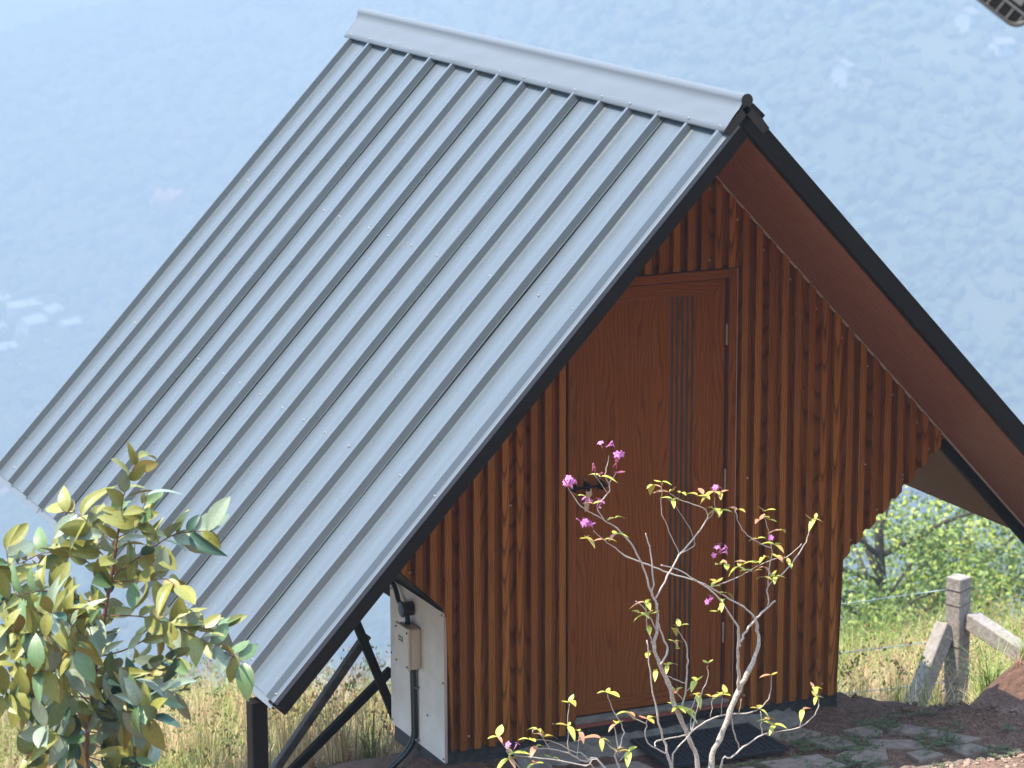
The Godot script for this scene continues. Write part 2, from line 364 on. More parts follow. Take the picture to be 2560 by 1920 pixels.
func land(x: float, z: float) -> float:
	var b := -0.25 - z
	var y := -0.07
	if b > 0.0:
		y -= 0.38 * b * smoothstep(0.0, 0.5, b)
	y += 0.12 * maxf(0.0, b - 3.2)
	y -= 0.34 * maxf(0.0, b - 8.5)
	y -= 0.20 * maxf(0.0, -0.5 - x) * smoothstep(0.9, -0.3, z) * smoothstep(-9.0, -2.0, z)
	y -= 0.22 * smoothstep(0.12, -0.22, x) * smoothstep(0.04, -0.4, z)
	if x > 2.0:
		var e := minf(-0.1 + 1.15 * (x - 2.25), 0.62) - z
		if e > 0.0:
			y -= 0.30 * (1.0 - exp(-e * e / (0.05 + 0.30 * e)))
	if z > 2.0:
		y += 0.29 * (z - 2.0)
	if z > 16.0:
		y += 0.26 * (z - 16.0)  # extra rise out of view, shaped to block low sky light
	var d := Vector2(x, z).length()
	if d < 60.0:
		y += n_ground.get_noise_2d(x * 1.0, z * 1.0) * 0.05 * smoothstep(0.0, 1.2, absf(z - 0.4)) + n_ground.get_noise_2d(x * 6.0, z * 6.0) * 0.012
		# soil thrown up beside the path and the bank that carries the garden bed
		y += 0.045 * exp(-(pow((x - 2.66) / 0.22, 2) + pow((z - 0.36) / 0.16, 2)))
		y += 0.02 * exp(-(pow((x - 2.98) / 0.2, 2) + pow((z - 0.58) / 0.12, 2)))
		y += 0.36 * exp(-pow((pow((x - 4.30) / 0.40, 2) + pow((z + 1.50) / 0.36, 2)), 1.3))
		y += 0.09 * smoothstep(0.98, 1.2, z + 0.1 * (x - 2.2)) * smoothstep(1.3, 2.0, x)
	if d > 120.0:
		var s := (x + 5.24) * FWD.x + (z - 12.32) * FWD.y
		var q := -(x + 5.24) * FWD.y + (z - 12.32) * FWD.x
		var rise := -305.0 + n_far.get_noise_2d(x * 0.4, z * 0.4) * 9.0
		var crest := minf(-157.0 + 0.30 * (q + 207.0), -75.0) + n_far.get_noise_1d(q * 0.9) * 7.0 + 30.0 * smoothstep(-350.0, -900.0, q)
		# a nearer spur closes the valley on the right
		var spur := smoothstep(-110.0, 130.0, q)
		var back := lerpf(1800.0, 1250.0, spur)
		var up := smoothstep(lerpf(1440.0, 800.0, spur), back + 40.0, s)
		rise = lerpf(rise, crest, up) - 0.42 * maxf(0.0, s - back - 30.0)
		rise = maxf(rise, -330.0)
		y = smax(y, rise, 25.0)
	return y

func sheet(x0: float, x1: float, z0: float, z1: float, step: float, tint: Callable, drop := 0.0, rot := false) -> ArrayMesh:
	var nx := int((x1 - x0) / step)
	var nz := int((z1 - z0) / step)
	var v := PackedVector3Array()
	var c := PackedColorArray()
	var idx := PackedInt32Array()
	for j in nz + 1:
		for i in nx + 1:
			var x := x0 + i * step
			var z := z0 + j * step
			if rot:
				var s := z
				var q := x
				x = s * FWD.x - q * FWD.y - 5.24
				z = s * FWD.y + q * FWD.x + 12.32
			v.append(Vector3(x, land(x, z) - drop, z))
			c.append(tint.call(x, z))
	for j in nz:
		for i in nx:
			var a := j * (nx + 1) + i
			var b := a + nx + 1
			if rot:
				idx.append_array([a, b, a + 1, a + 1, b, b + 1])
			else:
				idx.append_array([a, a + 1, b, a + 1, b + 1, b])
	var nrm := PackedVector3Array()
	nrm.resize(v.size())
	for k in range(0, idx.size(), 3):
		var n := (v[idx[k + 2]] - v[idx[k]]).cross(v[idx[k + 1]] - v[idx[k]])
		if n.y < 0.0:
			n = -n
		for e in 3:
			nrm[idx[k + e]] += n
	for k in nrm.size():
		nrm[k] = nrm[k].normalized()
	var arr := []
	arr.resize(Mesh.ARRAY_MAX)
	arr[Mesh.ARRAY_VERTEX] = v
	arr[Mesh.ARRAY_COLOR] = c
	arr[Mesh.ARRAY_NORMAL] = nrm
	arr[Mesh.ARRAY_INDEX] = idx
	var m := ArrayMesh.new()
	m.add_surface_from_arrays(Mesh.PRIMITIVE_TRIANGLES, arr)
	return m

# ------------------------------------------------------------------ the scene

func _ready() -> void:
	rng.seed = 20
	n_ground = noise(3, 0.9, 4)
	n_far = noise(11, 0.006, 4)
	set_view()
	make_materials()
	make_land()
	make_cabin()
	make_meter_box()
	make_path()
	make_fence()
	make_shrub()
	make_bush()
	make_grass()
	make_trees()
	make_far_side()
	make_lamp()

func set_view() -> void:
	var cam := Camera3D.new()
	cam.name = "camera"
	cam.position = Vector3(-5.2443, 4.6385, 12.3241)
	cam.rotation = Vector3(-0.2139, -0.4248, -0.0028)
	cam.fov = 14.29
	cam.near = 0.1
	cam.far = 12000.0
	var lens := CameraAttributesPhysical.new()
	lens.frustum_focal_length = 95.73
	lens.frustum_focus_distance = 13.4
	lens.exposure_aperture = 5.6
	lens.frustum_near = 0.1
	lens.frustum_far = 12000.0
	cam.attributes = lens
	add_child(cam)
	cam.current = true

	var env := Environment.new()
	var sky := Sky.new()
	var sm := ProceduralSkyMaterial.new()
	sm.sky_top_color = Color(0.66, 0.765, 0.91)
	sm.sky_horizon_color = Color(0.93, 0.955, 0.985)
	sm.sky_curve = 0.16
	sm.ground_horizon_color = Color(0.93, 0.955, 0.985)
	sm.ground_bottom_color = Color(0.62, 0.72, 0.80)
	sm.sky_energy_multiplier = 1.2
	sm.ground_energy_multiplier = 1.2
	sm.sun_angle_max = 25.0
	sky.sky_material = sm
	env.background_mode = Environment.BG_SKY
	env.sky = sky
	env.background_energy_multiplier = 1.2
	env.tonemap_mode = Environment.TONE_MAPPER_LINEAR
	env.tonemap_exposure = 2.45
	env.sdfgi_enabled = true
	env.ssao_enabled = true
	env.ssil_enabled = true
	env.fog_enabled = true
	env.fog_density = 0.00115
	env.fog_light_color = Color(0.81, 0.905, 1.0)
	var we := WorldEnvironment.new()
	we.name = "world_environment"
	we.environment = env
	add_child(we)

	var sun := DirectionalLight3D.new()
	sun.name = "sun"
	sun.light_energy = 1.6
	sun.light_color = Color(1.0, 0.96, 0.89)
	sun.light_angular_distance = 0.53
	sun.shadow_enabled = true
	add_child(sun)
	sun.look_at_from_position(Vector3(-0.47, 0.88, -0.04) * 40.0, Vector3.ZERO)

func make_materials() -> void:
	# painted roof steel: fine rolled lines along the slope and faint handling streaks
	# relief: eight fine rolled lines in each pan
	var hm := Image.create(256, 16, true, Image.FORMAT_L8)
	for x in 256:
		var line := 0.0
		for k in [58, 72, 86, 100, 150, 164, 178, 192]:
			line = maxf(line, 1.0 - absf(x - k) / 2.5)
		for y in 16:
			hm.set_pixel(x, y, Color(0.5 + 0.5 * clampf(line, 0, 1), 0, 0))
	hm.generate_mipmaps()
	var m := mat(lin(0.092, 0.107, 0.117), 0.34, 0.1)
	m.metallic_specular = 0.7
	# gloss differs a little with dust and handling
	m.roughness_texture = tex(ramp_image(128, 128, noise(31, 0.03, 4), Color(0.75, 0.75, 0.75), Color.WHITE))
	m.heightmap_enabled = true
	m.heightmap_texture = tex(hm)
	m.heightmap_scale = 0.12
	mats.roof = m
	mats.cap = mat(lin(0.122, 0.134, 0.145), 0.40, 0.1)
	mats.flashing = mat(lin(0.095, 0.115, 0.135), 0.36, 0.1)
	mats.black_steel = mat(lin(0.016, 0.0135, 0.0115), 0.55, 0.0)
	mats.black_steel.metallic_specular = 0.12
	var dusty := ramp_image(128, 128, noise(5, 0.03, 4), lin(0.02, 0.02, 0.021), lin(0.10, 0.085, 0.07), noise(6, 0.2, 2), 0.4)
	mats.dusty_steel = mat(Color.WHITE, 0.7)
	mats.dusty_steel.albedo_texture = tex(dusty)
	mats.dusty_steel.uv1_triplanar = true
	mats.dusty_steel.uv1_scale = Vector3(3, 3, 3)
	mats.zinc = mat(lin(0.26, 0.26, 0.26), 0.45, 0.6)
	mats.pale_screw = mat(lin(0.55, 0.5, 0.45), 0.4, 0.4)

	var wi := wood_image(512, 1024, 16, 77, [lin(0.37, 0.142, 0.028), lin(0.33, 0.118, 0.023), lin(0.28, 0.096, 0.019)], lin(0.070, 0.023, 0.006), 4.6, 15.0, [lin(0.24, 0.080, 0.018), lin(0.20, 0.066, 0.016), lin(0.28, 0.095, 0.020)])
	mats.plank = mat(Color.WHITE, 0.6)
	mats.plank.metallic_specular = 0.15
	mats.plank.albedo_texture = tex(wi)
	var di := wood_image(512, 1024, 1, 41, [lin(0.25, 0.080, 0.018)], lin(0.105, 0.032, 0.008), 26.0, 1.2)
	mats.door = mat(Color.WHITE, 0.65)
	mats.door.metallic_specular = 0.1
	mats.door.albedo_texture = tex(di)
	mats.door_dark = mat(lin(0.030, 0.017, 0.012), 0.55)
	mats.door_edge = mat(lin(0.18, 0.052, 0.014), 0.5)
	mats.backing = mat(lin(0.03, 0.015, 0.01), 0.9)

	mats.soffit = mat(lin(0.25, 0.104, 0.060), 0.5)
	mats.soffit.metallic_specular = 0.25
	mats.trim = mat(lin(0.42, 0.33, 0.27), 0.5)

	mats.white_board = mat(Color.WHITE, 0.75)
	mats.white_board.albedo_texture = tex(ramp_image(256, 256, noise(15, 0.012, 5), lin(0.68, 0.62, 0.53), lin(0.82, 0.77, 0.69), noise(16, 0.12, 3), 0.25))
	mats.white_board.uv1_triplanar = true
	mats.white_board.uv1_scale = Vector3(1.4, 1.4, 1.4)
	mats.cream = mat(lin(0.66, 0.60, 0.50), 0.45)
	mats.black_plastic = mat(lin(0.012, 0.012, 0.013), 0.4)
	mats.bitumen = mat(Color.WHITE, 0.7)
	mats.bitumen.albedo_texture = tex(ramp_image(128, 128, noise(25, 0.05, 4), lin(0.010, 0.011, 0.016), lin(0.045, 0.042, 0.042), noise(26, 0.25, 2), 0.5))
	mats.bitumen.uv1_triplanar = true
	mats.bitumen.uv1_scale = Vector3(4, 4, 4)
	mats.rubber = mat(lin(0.012, 0.012, 0.016), 0.75)

	for k in [["concrete", lin(0.12, 0.10, 0.08), lin(0.27, 0.235, 0.195), 0.03, 1.6], ["post_concrete", lin(0.20, 0.17, 0.145), lin(0.40, 0.355, 0.315), 0.03, 3.0], ["stone", lin(0.17, 0.12, 0.092), lin(0.31, 0.24, 0.195), 0.025, 2.0]]:
		var cm := mat(Color.WHITE, 0.95)
		cm.albedo_texture = tex(ramp_image(256, 256, noise(hash(k[0]) % 1000, k[3], 5), k[1], k[2], noise(9, 0.2, 3), 0.35))
		cm.heightmap_enabled = true
		cm.heightmap_texture = tex(ramp_image(256, 256, noise(66, 0.06, 5), Color.BLACK, Color.WHITE))
		cm.heightmap_scale = 0.2
		cm.uv1_triplanar = true
		cm.uv1_scale = Vector3.ONE * k[4]
		mats[k[0]] = cm

	# soil takes its colour from the vertices, its grain from this
	var soil := mat(Color.WHITE, 1.0)
	soil.vertex_color_use_as_albedo = true
	soil.albedo_texture = tex(ramp_image(512, 512, noise(51, 0.03, 5), Color(0.62, 0.58, 0.55), Color(1, 1, 1), noise(52, 0.25, 2), 0.4))
	soil.heightmap_enabled = true
	soil.heightmap_texture = tex(ramp_image(512, 512, noise(53, 0.08, 5), Color.BLACK, Color.WHITE))
	soil.heightmap_scale = 2.0
	soil.uv1_triplanar = true
	soil.uv1_world_triplanar = true
	soil.uv1_scale = Vector3(1.2, 1.2, 1.2)
	mats.soil = soil
	var far := mat(Color.WHITE, 1.0)
	far.vertex_color_use_as_albedo = true
	mats.far = far

	# bark
	mats.bark_pale = mat(Color.WHITE, 0.9)
	mats.bark_pale.albedo_texture = tex(ramp_image(128, 256, noise(61, 0.04, 4), lin(0.26, 0.21, 0.16), lin(0.74, 0.69, 0.62), noise(62, 0.25, 2), 0.6))
	mats.bark_red = mat(Color.WHITE, 0.8)
	mats.bark_red.albedo_texture = tex(ramp_image(128, 128, noise(63, 0.05, 4), lin(0.10, 0.045, 0.025), lin(0.26, 0.14, 0.09), noise(64, 0.25, 2), 0.5))
	mats.bark_dark = mat(lin(0.05, 0.038, 0.03), 0.95)

	# leaf blades: a pale midrib, two side veins and a blotchy blade
	for k in [["leaf_olive", lin(0.20, 0.20, 0.035), lin(0.34, 0.32, 0.09)], ["leaf_green", lin(0.10, 0.17, 0.06), lin(0.19, 0.27, 0.12)], ["leaf_deep", lin(0.024, 0.068, 0.042), lin(0.06, 0.12, 0.075)], ["leaf_grey", lin(0.20, 0.25, 0.16), lin(0.32, 0.36, 0.25)], ["leaf_rust", lin(0.26, 0.19, 0.04), lin(0.36, 0.27, 0.08)]]:
		var li := Image.create(64, 128, true, Image.FORMAT_RGB8)
		var ln := noise(hash(k[0]) % 997, 0.05, 4)
		for y in 128:
			for x in 64:
				var u := absf(x / 63.0 - 0.5) * 2.0
				var vv := y / 127.0
				var vein := 1.0 - smoothstep(0.0, 0.07, u)
				vein = maxf(vein, 0.7 * (1.0 - smoothstep(0.0, 0.05, absf(u - 0.55 * sin(PI * clampf(vv * 1.02, 0, 1))))))
				vein = maxf(vein, 0.3 * (1.0 - smoothstep(0.0, 0.2, absf(fmod(vv * 11.0 + u * 1.8, 1.0) - 0.5))))
				var c: Color = k[1]
				c = c.lerp(k[2], clampf(0.4 + 0.6 * ln.get_noise_2d(x, y), 0, 1) * 0.6)
				li.set_pixel(x, y, c.lerp(k[2], vein * 0.8))
		li.generate_mipmaps()
		var lm := mat(Color.WHITE, 0.42)
		lm.albedo_texture = tex(li)
		lm.backlight = Color(0.85, 0.85, 0.32)
		mats[k[0]] = lm
	mats.leaf_lime = mat(lin(0.42, 0.42, 0.07), 0.45)
	mats.leaf_lime.backlight = Color(0.9, 0.9, 0.3)
	mats.leaf_gold = mat(lin(0.36, 0.27, 0.05), 0.45)
	mats.leaf_gold.backlight = Color(0.9, 0.75, 0.3)
	mats.leaf_pink = mat(lin(0.42, 0.20, 0.10), 0.5)
	mats.leaf_pink.backlight = Color(0.9, 0.6, 0.4)
	mats.petal = mat(lin(0.56, 0.17, 0.42), 0.5)
	mats.petal.backlight = Color(0.9, 0.4, 0.85)
	mats.petal_old = mat(lin(0.36, 0.07, 0.14), 0.6)
	mats.petal_old.backlight = Color(0.7, 0.2, 0.3)

func make_land() -> void:
	var earth := func(x: float, z: float) -> Color:
		var n := n_ground.get_noise_2d(x * 0.7 + 40.0, z * 0.7)
		var dirt := Color(0.19, 0.100, 0.063).lerp(Color(0.29, 0.165, 0.108), clampf(0.5 + n * 1.2, 0, 1))
		var bed := Color(0.36, 0.235, 0.165)
		var straw := Color(0.30, 0.235, 0.12).lerp(Color(0.15, 0.15, 0.05), clampf(0.4 + n * 1.3, 0, 1))
		var grassy := maxf(smoothstep(-1.9, -2.6, z + n * 0.5), smoothstep(-0.55, -1.0, x + n * 0.3) * smoothstep(0.9, 0.4, z))
		var c := dirt.lerp(bed, smoothstep(0.95, 1.1, z + n * 0.05))
		return c.lerp(straw, grassy)
	var g := put(sheet(-9.0, 9.5, -12.0, 15.0, 0.1, earth), "ground", mats.soil, self)
	g.set_meta("kind", "structure")
	g.set_meta("label", "reddish brown soil around the cabin")
	g.set_meta("category", "ground")
	var slope := func(x: float, z: float) -> Color:
		var n := n_ground.get_noise_2d(x * 0.1, z * 0.1)
		return Color(0.17, 0.16, 0.06).lerp(Color(0.08, 0.11, 0.03), clampf(0.5 + n, 0, 1))
	var h := put(sheet(-40.0, 80.0, -130.0, -11.0, 2.0, slope, 0.15), "hillside", mats.far, self)
	h.set_meta("kind", "structure")
	h.set_meta("label", "grassy slope falling away below the cabin")
	h.set_meta("category", "hillside")
	var up := put(sheet(-75.0, 75.0, 14.6, 96.0, 2.5, slope, 0.1), "added_hillside", mats.far, self)  # unseen slope added to darken faces turned to the front
	up.set_meta("kind", "structure")
	up.set_meta("label", "unseen wooded slope added above the garden to block low sky")
	up.set_meta("category", "hillside")
	var wood := func(x: float, z: float) -> Color:
		var n := n_far.get_noise_2d(x * 0.8, z * 0.8)
		return Color(0.055, 0.075, 0.035).lerp(Color(0.12, 0.115, 0.06), clampf(0.4 + n, 0, 1))
	var v := put(sheet(-1500.0, 1500.0, 60.0, 5200.0, 20.0, wood, 1.0, true), "valley", mats.far, self)
	v.set_meta("kind", "structure")
	v.set_meta("label", "wooded valley floor and mountainside in blue haze")
	v.set_meta("category", "valley")

func lp(s: float, h: float, z: float) -> Vector3:
	return Vector3(AX - s, AY - s * TL, z) + Vector3(-TL, 1, 0).normalized() * h

func rp(s: float, h: float, z: float) -> Vector3:
	return Vector3(AX + s, AY - s * TR, z) + Vector3(TR, 1, 0).normalized() * h

func rz(k: float) -> float:
	return RIB_Z + k * RIB_D

# one profiled sheet from rib ka to rib kb on one slope
func roof_sheet(p: Callable, ka: int, kb: int, last: bool, seed_: int) -> ArrayMesh:
	var prof := []   # z, height, u
	for k in range(ka, kb + 1):
		var lift := 0.0
		if k == kb and not last:
			lift = 0.003
		var z := rz(k)
		if k > ka:
			prof.append([z - 0.040, -0.030, 0.93])
		prof.append([z - 0.026, -0.030 + lift, 0.97])
		prof.append([z - 0.0120, 0.0025 + lift, 0.99])
		prof.append([z - 0.0095, 0.0035 + lift, 0.995])
		prof.append([z + 0.0095, 0.0035 + lift, 1.0])
		prof.append([z + 0.0102, 0.0025 + lift, 1.005])
		prof.append([z + 0.020, -0.028 + lift, 1.03])
		if k == kb and not last:
			prof.append([z + 0.034, -0.0225, 1.04])
		elif k < kb:
			prof.append([z + 0.040, -0.030, 1.07])
			for t in [0.33, 0.66]:
				prof.append([lerpf(z, rz(k + 1), t), -0.030, 1.0 + t])
	var wav := noise(seed_, 0.35, 2)
	var st := begin(false)
	var segs := 14
	var grid := []
	for i in segs + 1:
		var s := 0.05 + (EAVE - 0.05) * i / float(segs)
		var row := []
		for q in prof:
			var d := wav.get_noise_2d(s * 3.0, q[0] * 4.0) * 0.0024
			row.append(p.call(s, q[1] + d, q[0] + wav.get_noise_2d(s * 2.2, 60.0) * 0.006))
		grid.append(row)
	for i in segs:
		for j in prof.size() - 1:
			var u0: float = prof[j][2]
			var u1: float = prof[j + 1][2]
			if u1 < u0:
				u0 -= 1.0
			var v0 := i * 0.32 + seed_ * 0.13
			quv(st, [grid[i][j], grid[i + 1][j], grid[i + 1][j + 1], grid[i][j + 1]], [Vector2(u0, v0), Vector2(u0, v0 + 0.32), Vector2(u1, v0 + 0.32), Vector2(u1, v0)])
	return finish(st)

func slab(st: SurfaceTool, a: Vector3, b: Vector3, c: Vector3, d: Vector3, off: Vector3) -> void:
	var m := (a + b + c + d) * 0.25 + off * 0.5
	face(st, a, b, c, d, m)
	face(st, a + off, b + off, c + off, d + off, m)
	face(st, a, b, b + off, a + off, m)
	face(st, b, c, c + off, b + off, m)
	face(st, c, d, d + off, c + off, m)
	face(st, d, a, a + off, d + off, m)

func make_cabin() -> void:
	var cabin := thing("cabin", "small A-frame cabin with ribbed blue-grey steel roof and brown plank gable front", "cabin")
	# ---- roof: deck between sheets and soffit carries everything else
	var nl := Vector3(-TL, 1, 0).normalized()
	var nr := Vector3(TR, 1, 0).normalized()
	var st := begin()
	slab(st, lp(0.03, -0.036, ZB + 0.02), lp(EAVE - 0.03, -0.036, ZB + 0.02), lp(EAVE - 0.03, -0.036, 0.77), lp(0.03, -0.036, 0.77), nl * -0.027)
	slab(st, rp(0.03, -0.036, ZB + 0.02), rp(EAVE - 0.03, -0.036, ZB + 0.02), rp(EAVE - 0.03, -0.036, 0.77), rp(0.03, -0.036, 0.77), nr * -0.027)
	var roof := part(st, "roof", mats.black_steel, cabin)
	for side in [lp, rp]:
		var n := 0
		for r in [[0, 4], [4, 7], [7, 10], [10, 13], [13, 15]]:
			put(roof_sheet(side, r[0], r[1], r[1] == 15, 3 + n), "roof_sheet", mats.roof, roof)
			n += 1
		# verge flashing over the front edge, eave flashing under the sheet ends
		st = begin()
		var vp := [[rz(15) - 0.012, 0.0035], [rz(15) + 0.0125, 0.0035], [rz(15) + 0.028, -0.020], [0.826, -0.024], [0.831, -0.026], [0.831, -0.046]]
		for i in vp.size() - 1:
			for k in 8:
				var s0 := 0.06 + (EAVE + 0.004 - 0.06) * k / 8.0
				var s1 := 0.06 + (EAVE + 0.004 - 0.06) * (k + 1) / 8.0
				quad(st, side.call(s0, vp[i][1], vp[i][0]), side.call(s1, vp[i][1], vp[i][0]), side.call(s1, vp[i + 1][1], vp[i + 1][0]), side.call(s0, vp[i + 1][1], vp[i + 1][0]))
		part(st, "verge_flashing", mats.flashing, roof)
		for e in [[ZB - 0.01, -2.72], [-2.74, -1.2], [-1.22, 0.82]]:
			st = begin()
			quad(st, side.call(EAVE - 0.03, -0.034, e[0]), side.call(EAVE + 0.022, -0.040, e[0]), side.call(EAVE + 0.022, -0.040, e[1]), side.call(EAVE - 0.03, -0.034, e[1]))
			quad(st, side.call(EAVE + 0.022, -0.040, e[0]), side.call(EAVE + 0.014, -0.062, e[0]), side.call(EAVE + 0.014, -0.062, e[1]), side.call(EAVE + 0.022, -0.040, e[1]))
			part(st, "eave_flashing", mats.cap, roof)
	# ridge cap: two flanges and a roll, a little buckled between its screws
	var wr := noise(91, 1.1, 2)
	st = begin(true)
	var rows := []
	for i in 81:
		var z := -3.625 + 4.468 * i / 80.0
		var row := []
		for q in [[0.107, -0.003], [0.106, 0.0065], [0.085, 0.0095], [0.06, 0.0125], [0.036, 0.0165], [0.028, 0.016]]:
			var d: float = wr.get_noise_2d(z * 2.0 + q[0] * 6.0, q[0] * 9.0) * 0.006 * sin(PI * clampf((q[0] - 0.02) / 0.095, 0, 1))
			row.append(lp(q[0], q[1] + d, z))
		for k in 11:
			var a := deg_to_rad(205.0 - 230.0 * k / 10.0)
			row.append(Vector3(AX + cos(a) * 0.027, AY + 0.019 + sin(a) * 0.027, z))
		for q in [[0.028, 0.016], [0.036, 0.0165], [0.06, 0.0125], [0.085, 0.0095], [0.106, 0.0065], [0.107, -0.003]]:
			row.append(rp(q[0], q[1], z))
		rows.append(row)
	for i in 80:
		for j in rows[0].size() - 1:
			quad(st, rows[i][j], rows[i][j + 1], rows[i + 1][j + 1], rows[i + 1][j])
	var cap := part(st, "ridge_cap", mats.cap, roof)
	cap.set_meta("label", "pale grey ridge cap with a rolled top")
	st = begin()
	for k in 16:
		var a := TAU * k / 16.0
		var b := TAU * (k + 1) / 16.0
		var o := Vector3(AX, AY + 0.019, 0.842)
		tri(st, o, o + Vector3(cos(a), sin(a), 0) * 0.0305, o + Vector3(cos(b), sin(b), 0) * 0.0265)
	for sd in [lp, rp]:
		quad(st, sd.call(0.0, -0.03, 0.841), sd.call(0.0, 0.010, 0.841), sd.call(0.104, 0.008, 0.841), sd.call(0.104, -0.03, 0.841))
	part(st, "ridge_end_shade", mats.black_plastic, roof)  # black sheet paints the shade inside the open cap end
	# screws
	var sc := screw_mesh(0.0072)
	for k in 16:
		for sd in [[lp, nl], [rp, nr]]:
			var o := put(sc, "screw", mats.zinc, roof)
			o.transform = Transform3D(axis_basis(sd[1]), sd[0].call(0.0925, 0.0085, rz(k) + 0.004))
	for row in [[0.78, [0.39, 1.78, 2.8, 3.8, 4.44, 5.2, 6.58, 7.47, 8.5, 9.6, 10.8, 11.7, 13.53, 14.73]], [1.463, [0.6, 1.7, 2.83, 4.3, 5.65, 6.5, 7.5, 8.6, 9.6, 10.58, 11.6, 12.79, 13.7, 14.8]], [2.155, [0.53, 1.94, 2.7, 4.4, 5.6, 7.45, 8.6, 9.7, 10.6, 11.7, 12.7, 13.7, 14.76]]]:
		for k in row[1]:
			var o := put(sc, "screw", mats.zinc, roof)
			o.transform = Transform3D(axis_basis(nl), lp(row[0], -0.030, rz(k)))
	for sv in [1.466, 2.19]:
		var o := put(sc, "screw", mats.zinc, roof)
		o.transform = Transform3D(axis_basis(nl), lp(sv, -0.021, 0.812))
	# barge boards
	for sd in [[lp, nl, 0.0, -0.068, 0.082], [rp, nr, 0.0345, -0.037, 0.082]]:
		st = begin()
		beam(st, sd[0].call(-0.02 if sd[2] == 0.0 else 0.045, sd[3], 0.802 + sd[2] * 0.3), sd[0].call(EAVE + 0.012, sd[3], 0.802 + sd[2] * 0.3), 0.05, sd[4], sd[1], 0.003)
		part(st, "barge_board", mats.black_steel, roof)
	# soffits with rolled grooves running down the slope
	for sd in [lp, rp]:
		st = begin()
		var hh := -0.0765
		var z := ZB + 0.03
		while z < 0.772:
			var z1 := minf(z + 0.027, 0.772)
			var z2 := minf(z + 0.036, 0.772)
			quad(st, sd.call(0.06, hh, z), sd.call(EAVE - 0.01, hh, z), sd.call(EAVE - 0.01, hh, z1), sd.call(0.06, hh, z1))
			if z2 > z1 + 0.001:
				var zm := (z1 + z2) * 0.5
				quad(st, sd.call(0.06, hh, z1), sd.call(EAVE - 0.01, hh, z1), sd.call(EAVE - 0.01, hh + 0.009, zm), sd.call(0.06, hh + 0.009, zm))
				quad(st, sd.call(0.06, hh + 0.009, zm), sd.call(EAVE - 0.01, hh + 0.009, zm), sd.call(EAVE - 0.01, hh, z2), sd.call(0.06, hh, z2))
			z = z2
		part(st, "soffit", mats.soffit, roof)
	# rafter in the wall plane and the pale corner bead above it
	for sd in [[lp, nl], [rp, nr]]:
		st = begin()
		beam(st, sd[0].call(0.1, -0.103, -0.045), sd[0].call(EAVE - 0.02, -0.103, -0.045), 0.05, 0.05, sd[1])
		part(st, "rafter", mats.black_steel, roof)
		st = begin()
		beam(st, sd[0].call(0.09, -0.083, 0.004), sd[0].call(EAVE - 0.012, -0.083, 0.004), 0.014, 0.010, sd[1], 0.002)
		part(st, "corner_bead", mats.trim, roof)
		for zz in ([-1.2, -2.4, -3.4] if sd[0] == lp else []):
			st = begin()
			beam(st, sd[0].call(0.1, -0.103, zz), sd[0].call(EAVE - 0.02, -0.103, zz), 0.05, 0.05, sd[1])
			part(st, "rafter", mats.black_steel, roof)
	# ---- front wall
	var top_y := func(x: float) -> float:
		return AY - 0.124 - (TL * (AX - x) if x < AX else TR * (x - AX))
	var low_y := func(x: float) -> float:
		if x < 0.0:
			return 0.672 - 0.953 * x
		if x > WALL_W:
			return 0.674 + 0.953 * (x - WALL_W)
		return 0.0
	var wall: MeshInstance3D
	for zz in [-0.021, -3.40]:
		st = begin()
		var pts := [Vector3(0, 0.004, zz), Vector3(WALL_W, 0.004, zz), Vector3(WALL_W, 0.69, zz), Vector3(2.63, 1.235, zz), Vector3(AX, AY - 0.14, zz), Vector3(-0.535, 1.235, zz), Vector3(0, 0.69, zz)]
		if zz < -1.0:
			pts[0].y = 0.64
			pts[1].y = 0.64
		var o := Vector3(AX, 0.9, zz)
		for i in 7:
			slab(st, o, pts[i], pts[(i + 1) % 7], (o + pts[(i + 1) % 7]) * 0.5, Vector3(0, 0, -0.03))
		if zz > -1.0:
			wall = part(st, "front_wall", mats.backing, cabin)
		else:
			part(st, "rear_wall", mats.backing, cabin)
	var xs := []   # left edge, pitch, over the door
	for k in 17:
		xs.append([0.604 - 0.0715 * (k + 1), 0.0715, false])
	for k in 12:
		xs.append([0.604 + 0.0725 * k, 0.0725, true])
	for k in 17:
		xs.append([1.474 + 0.0715 * k, 0.0715, false])
	var sm := screw_mesh(0.006)
	var n2 := 0
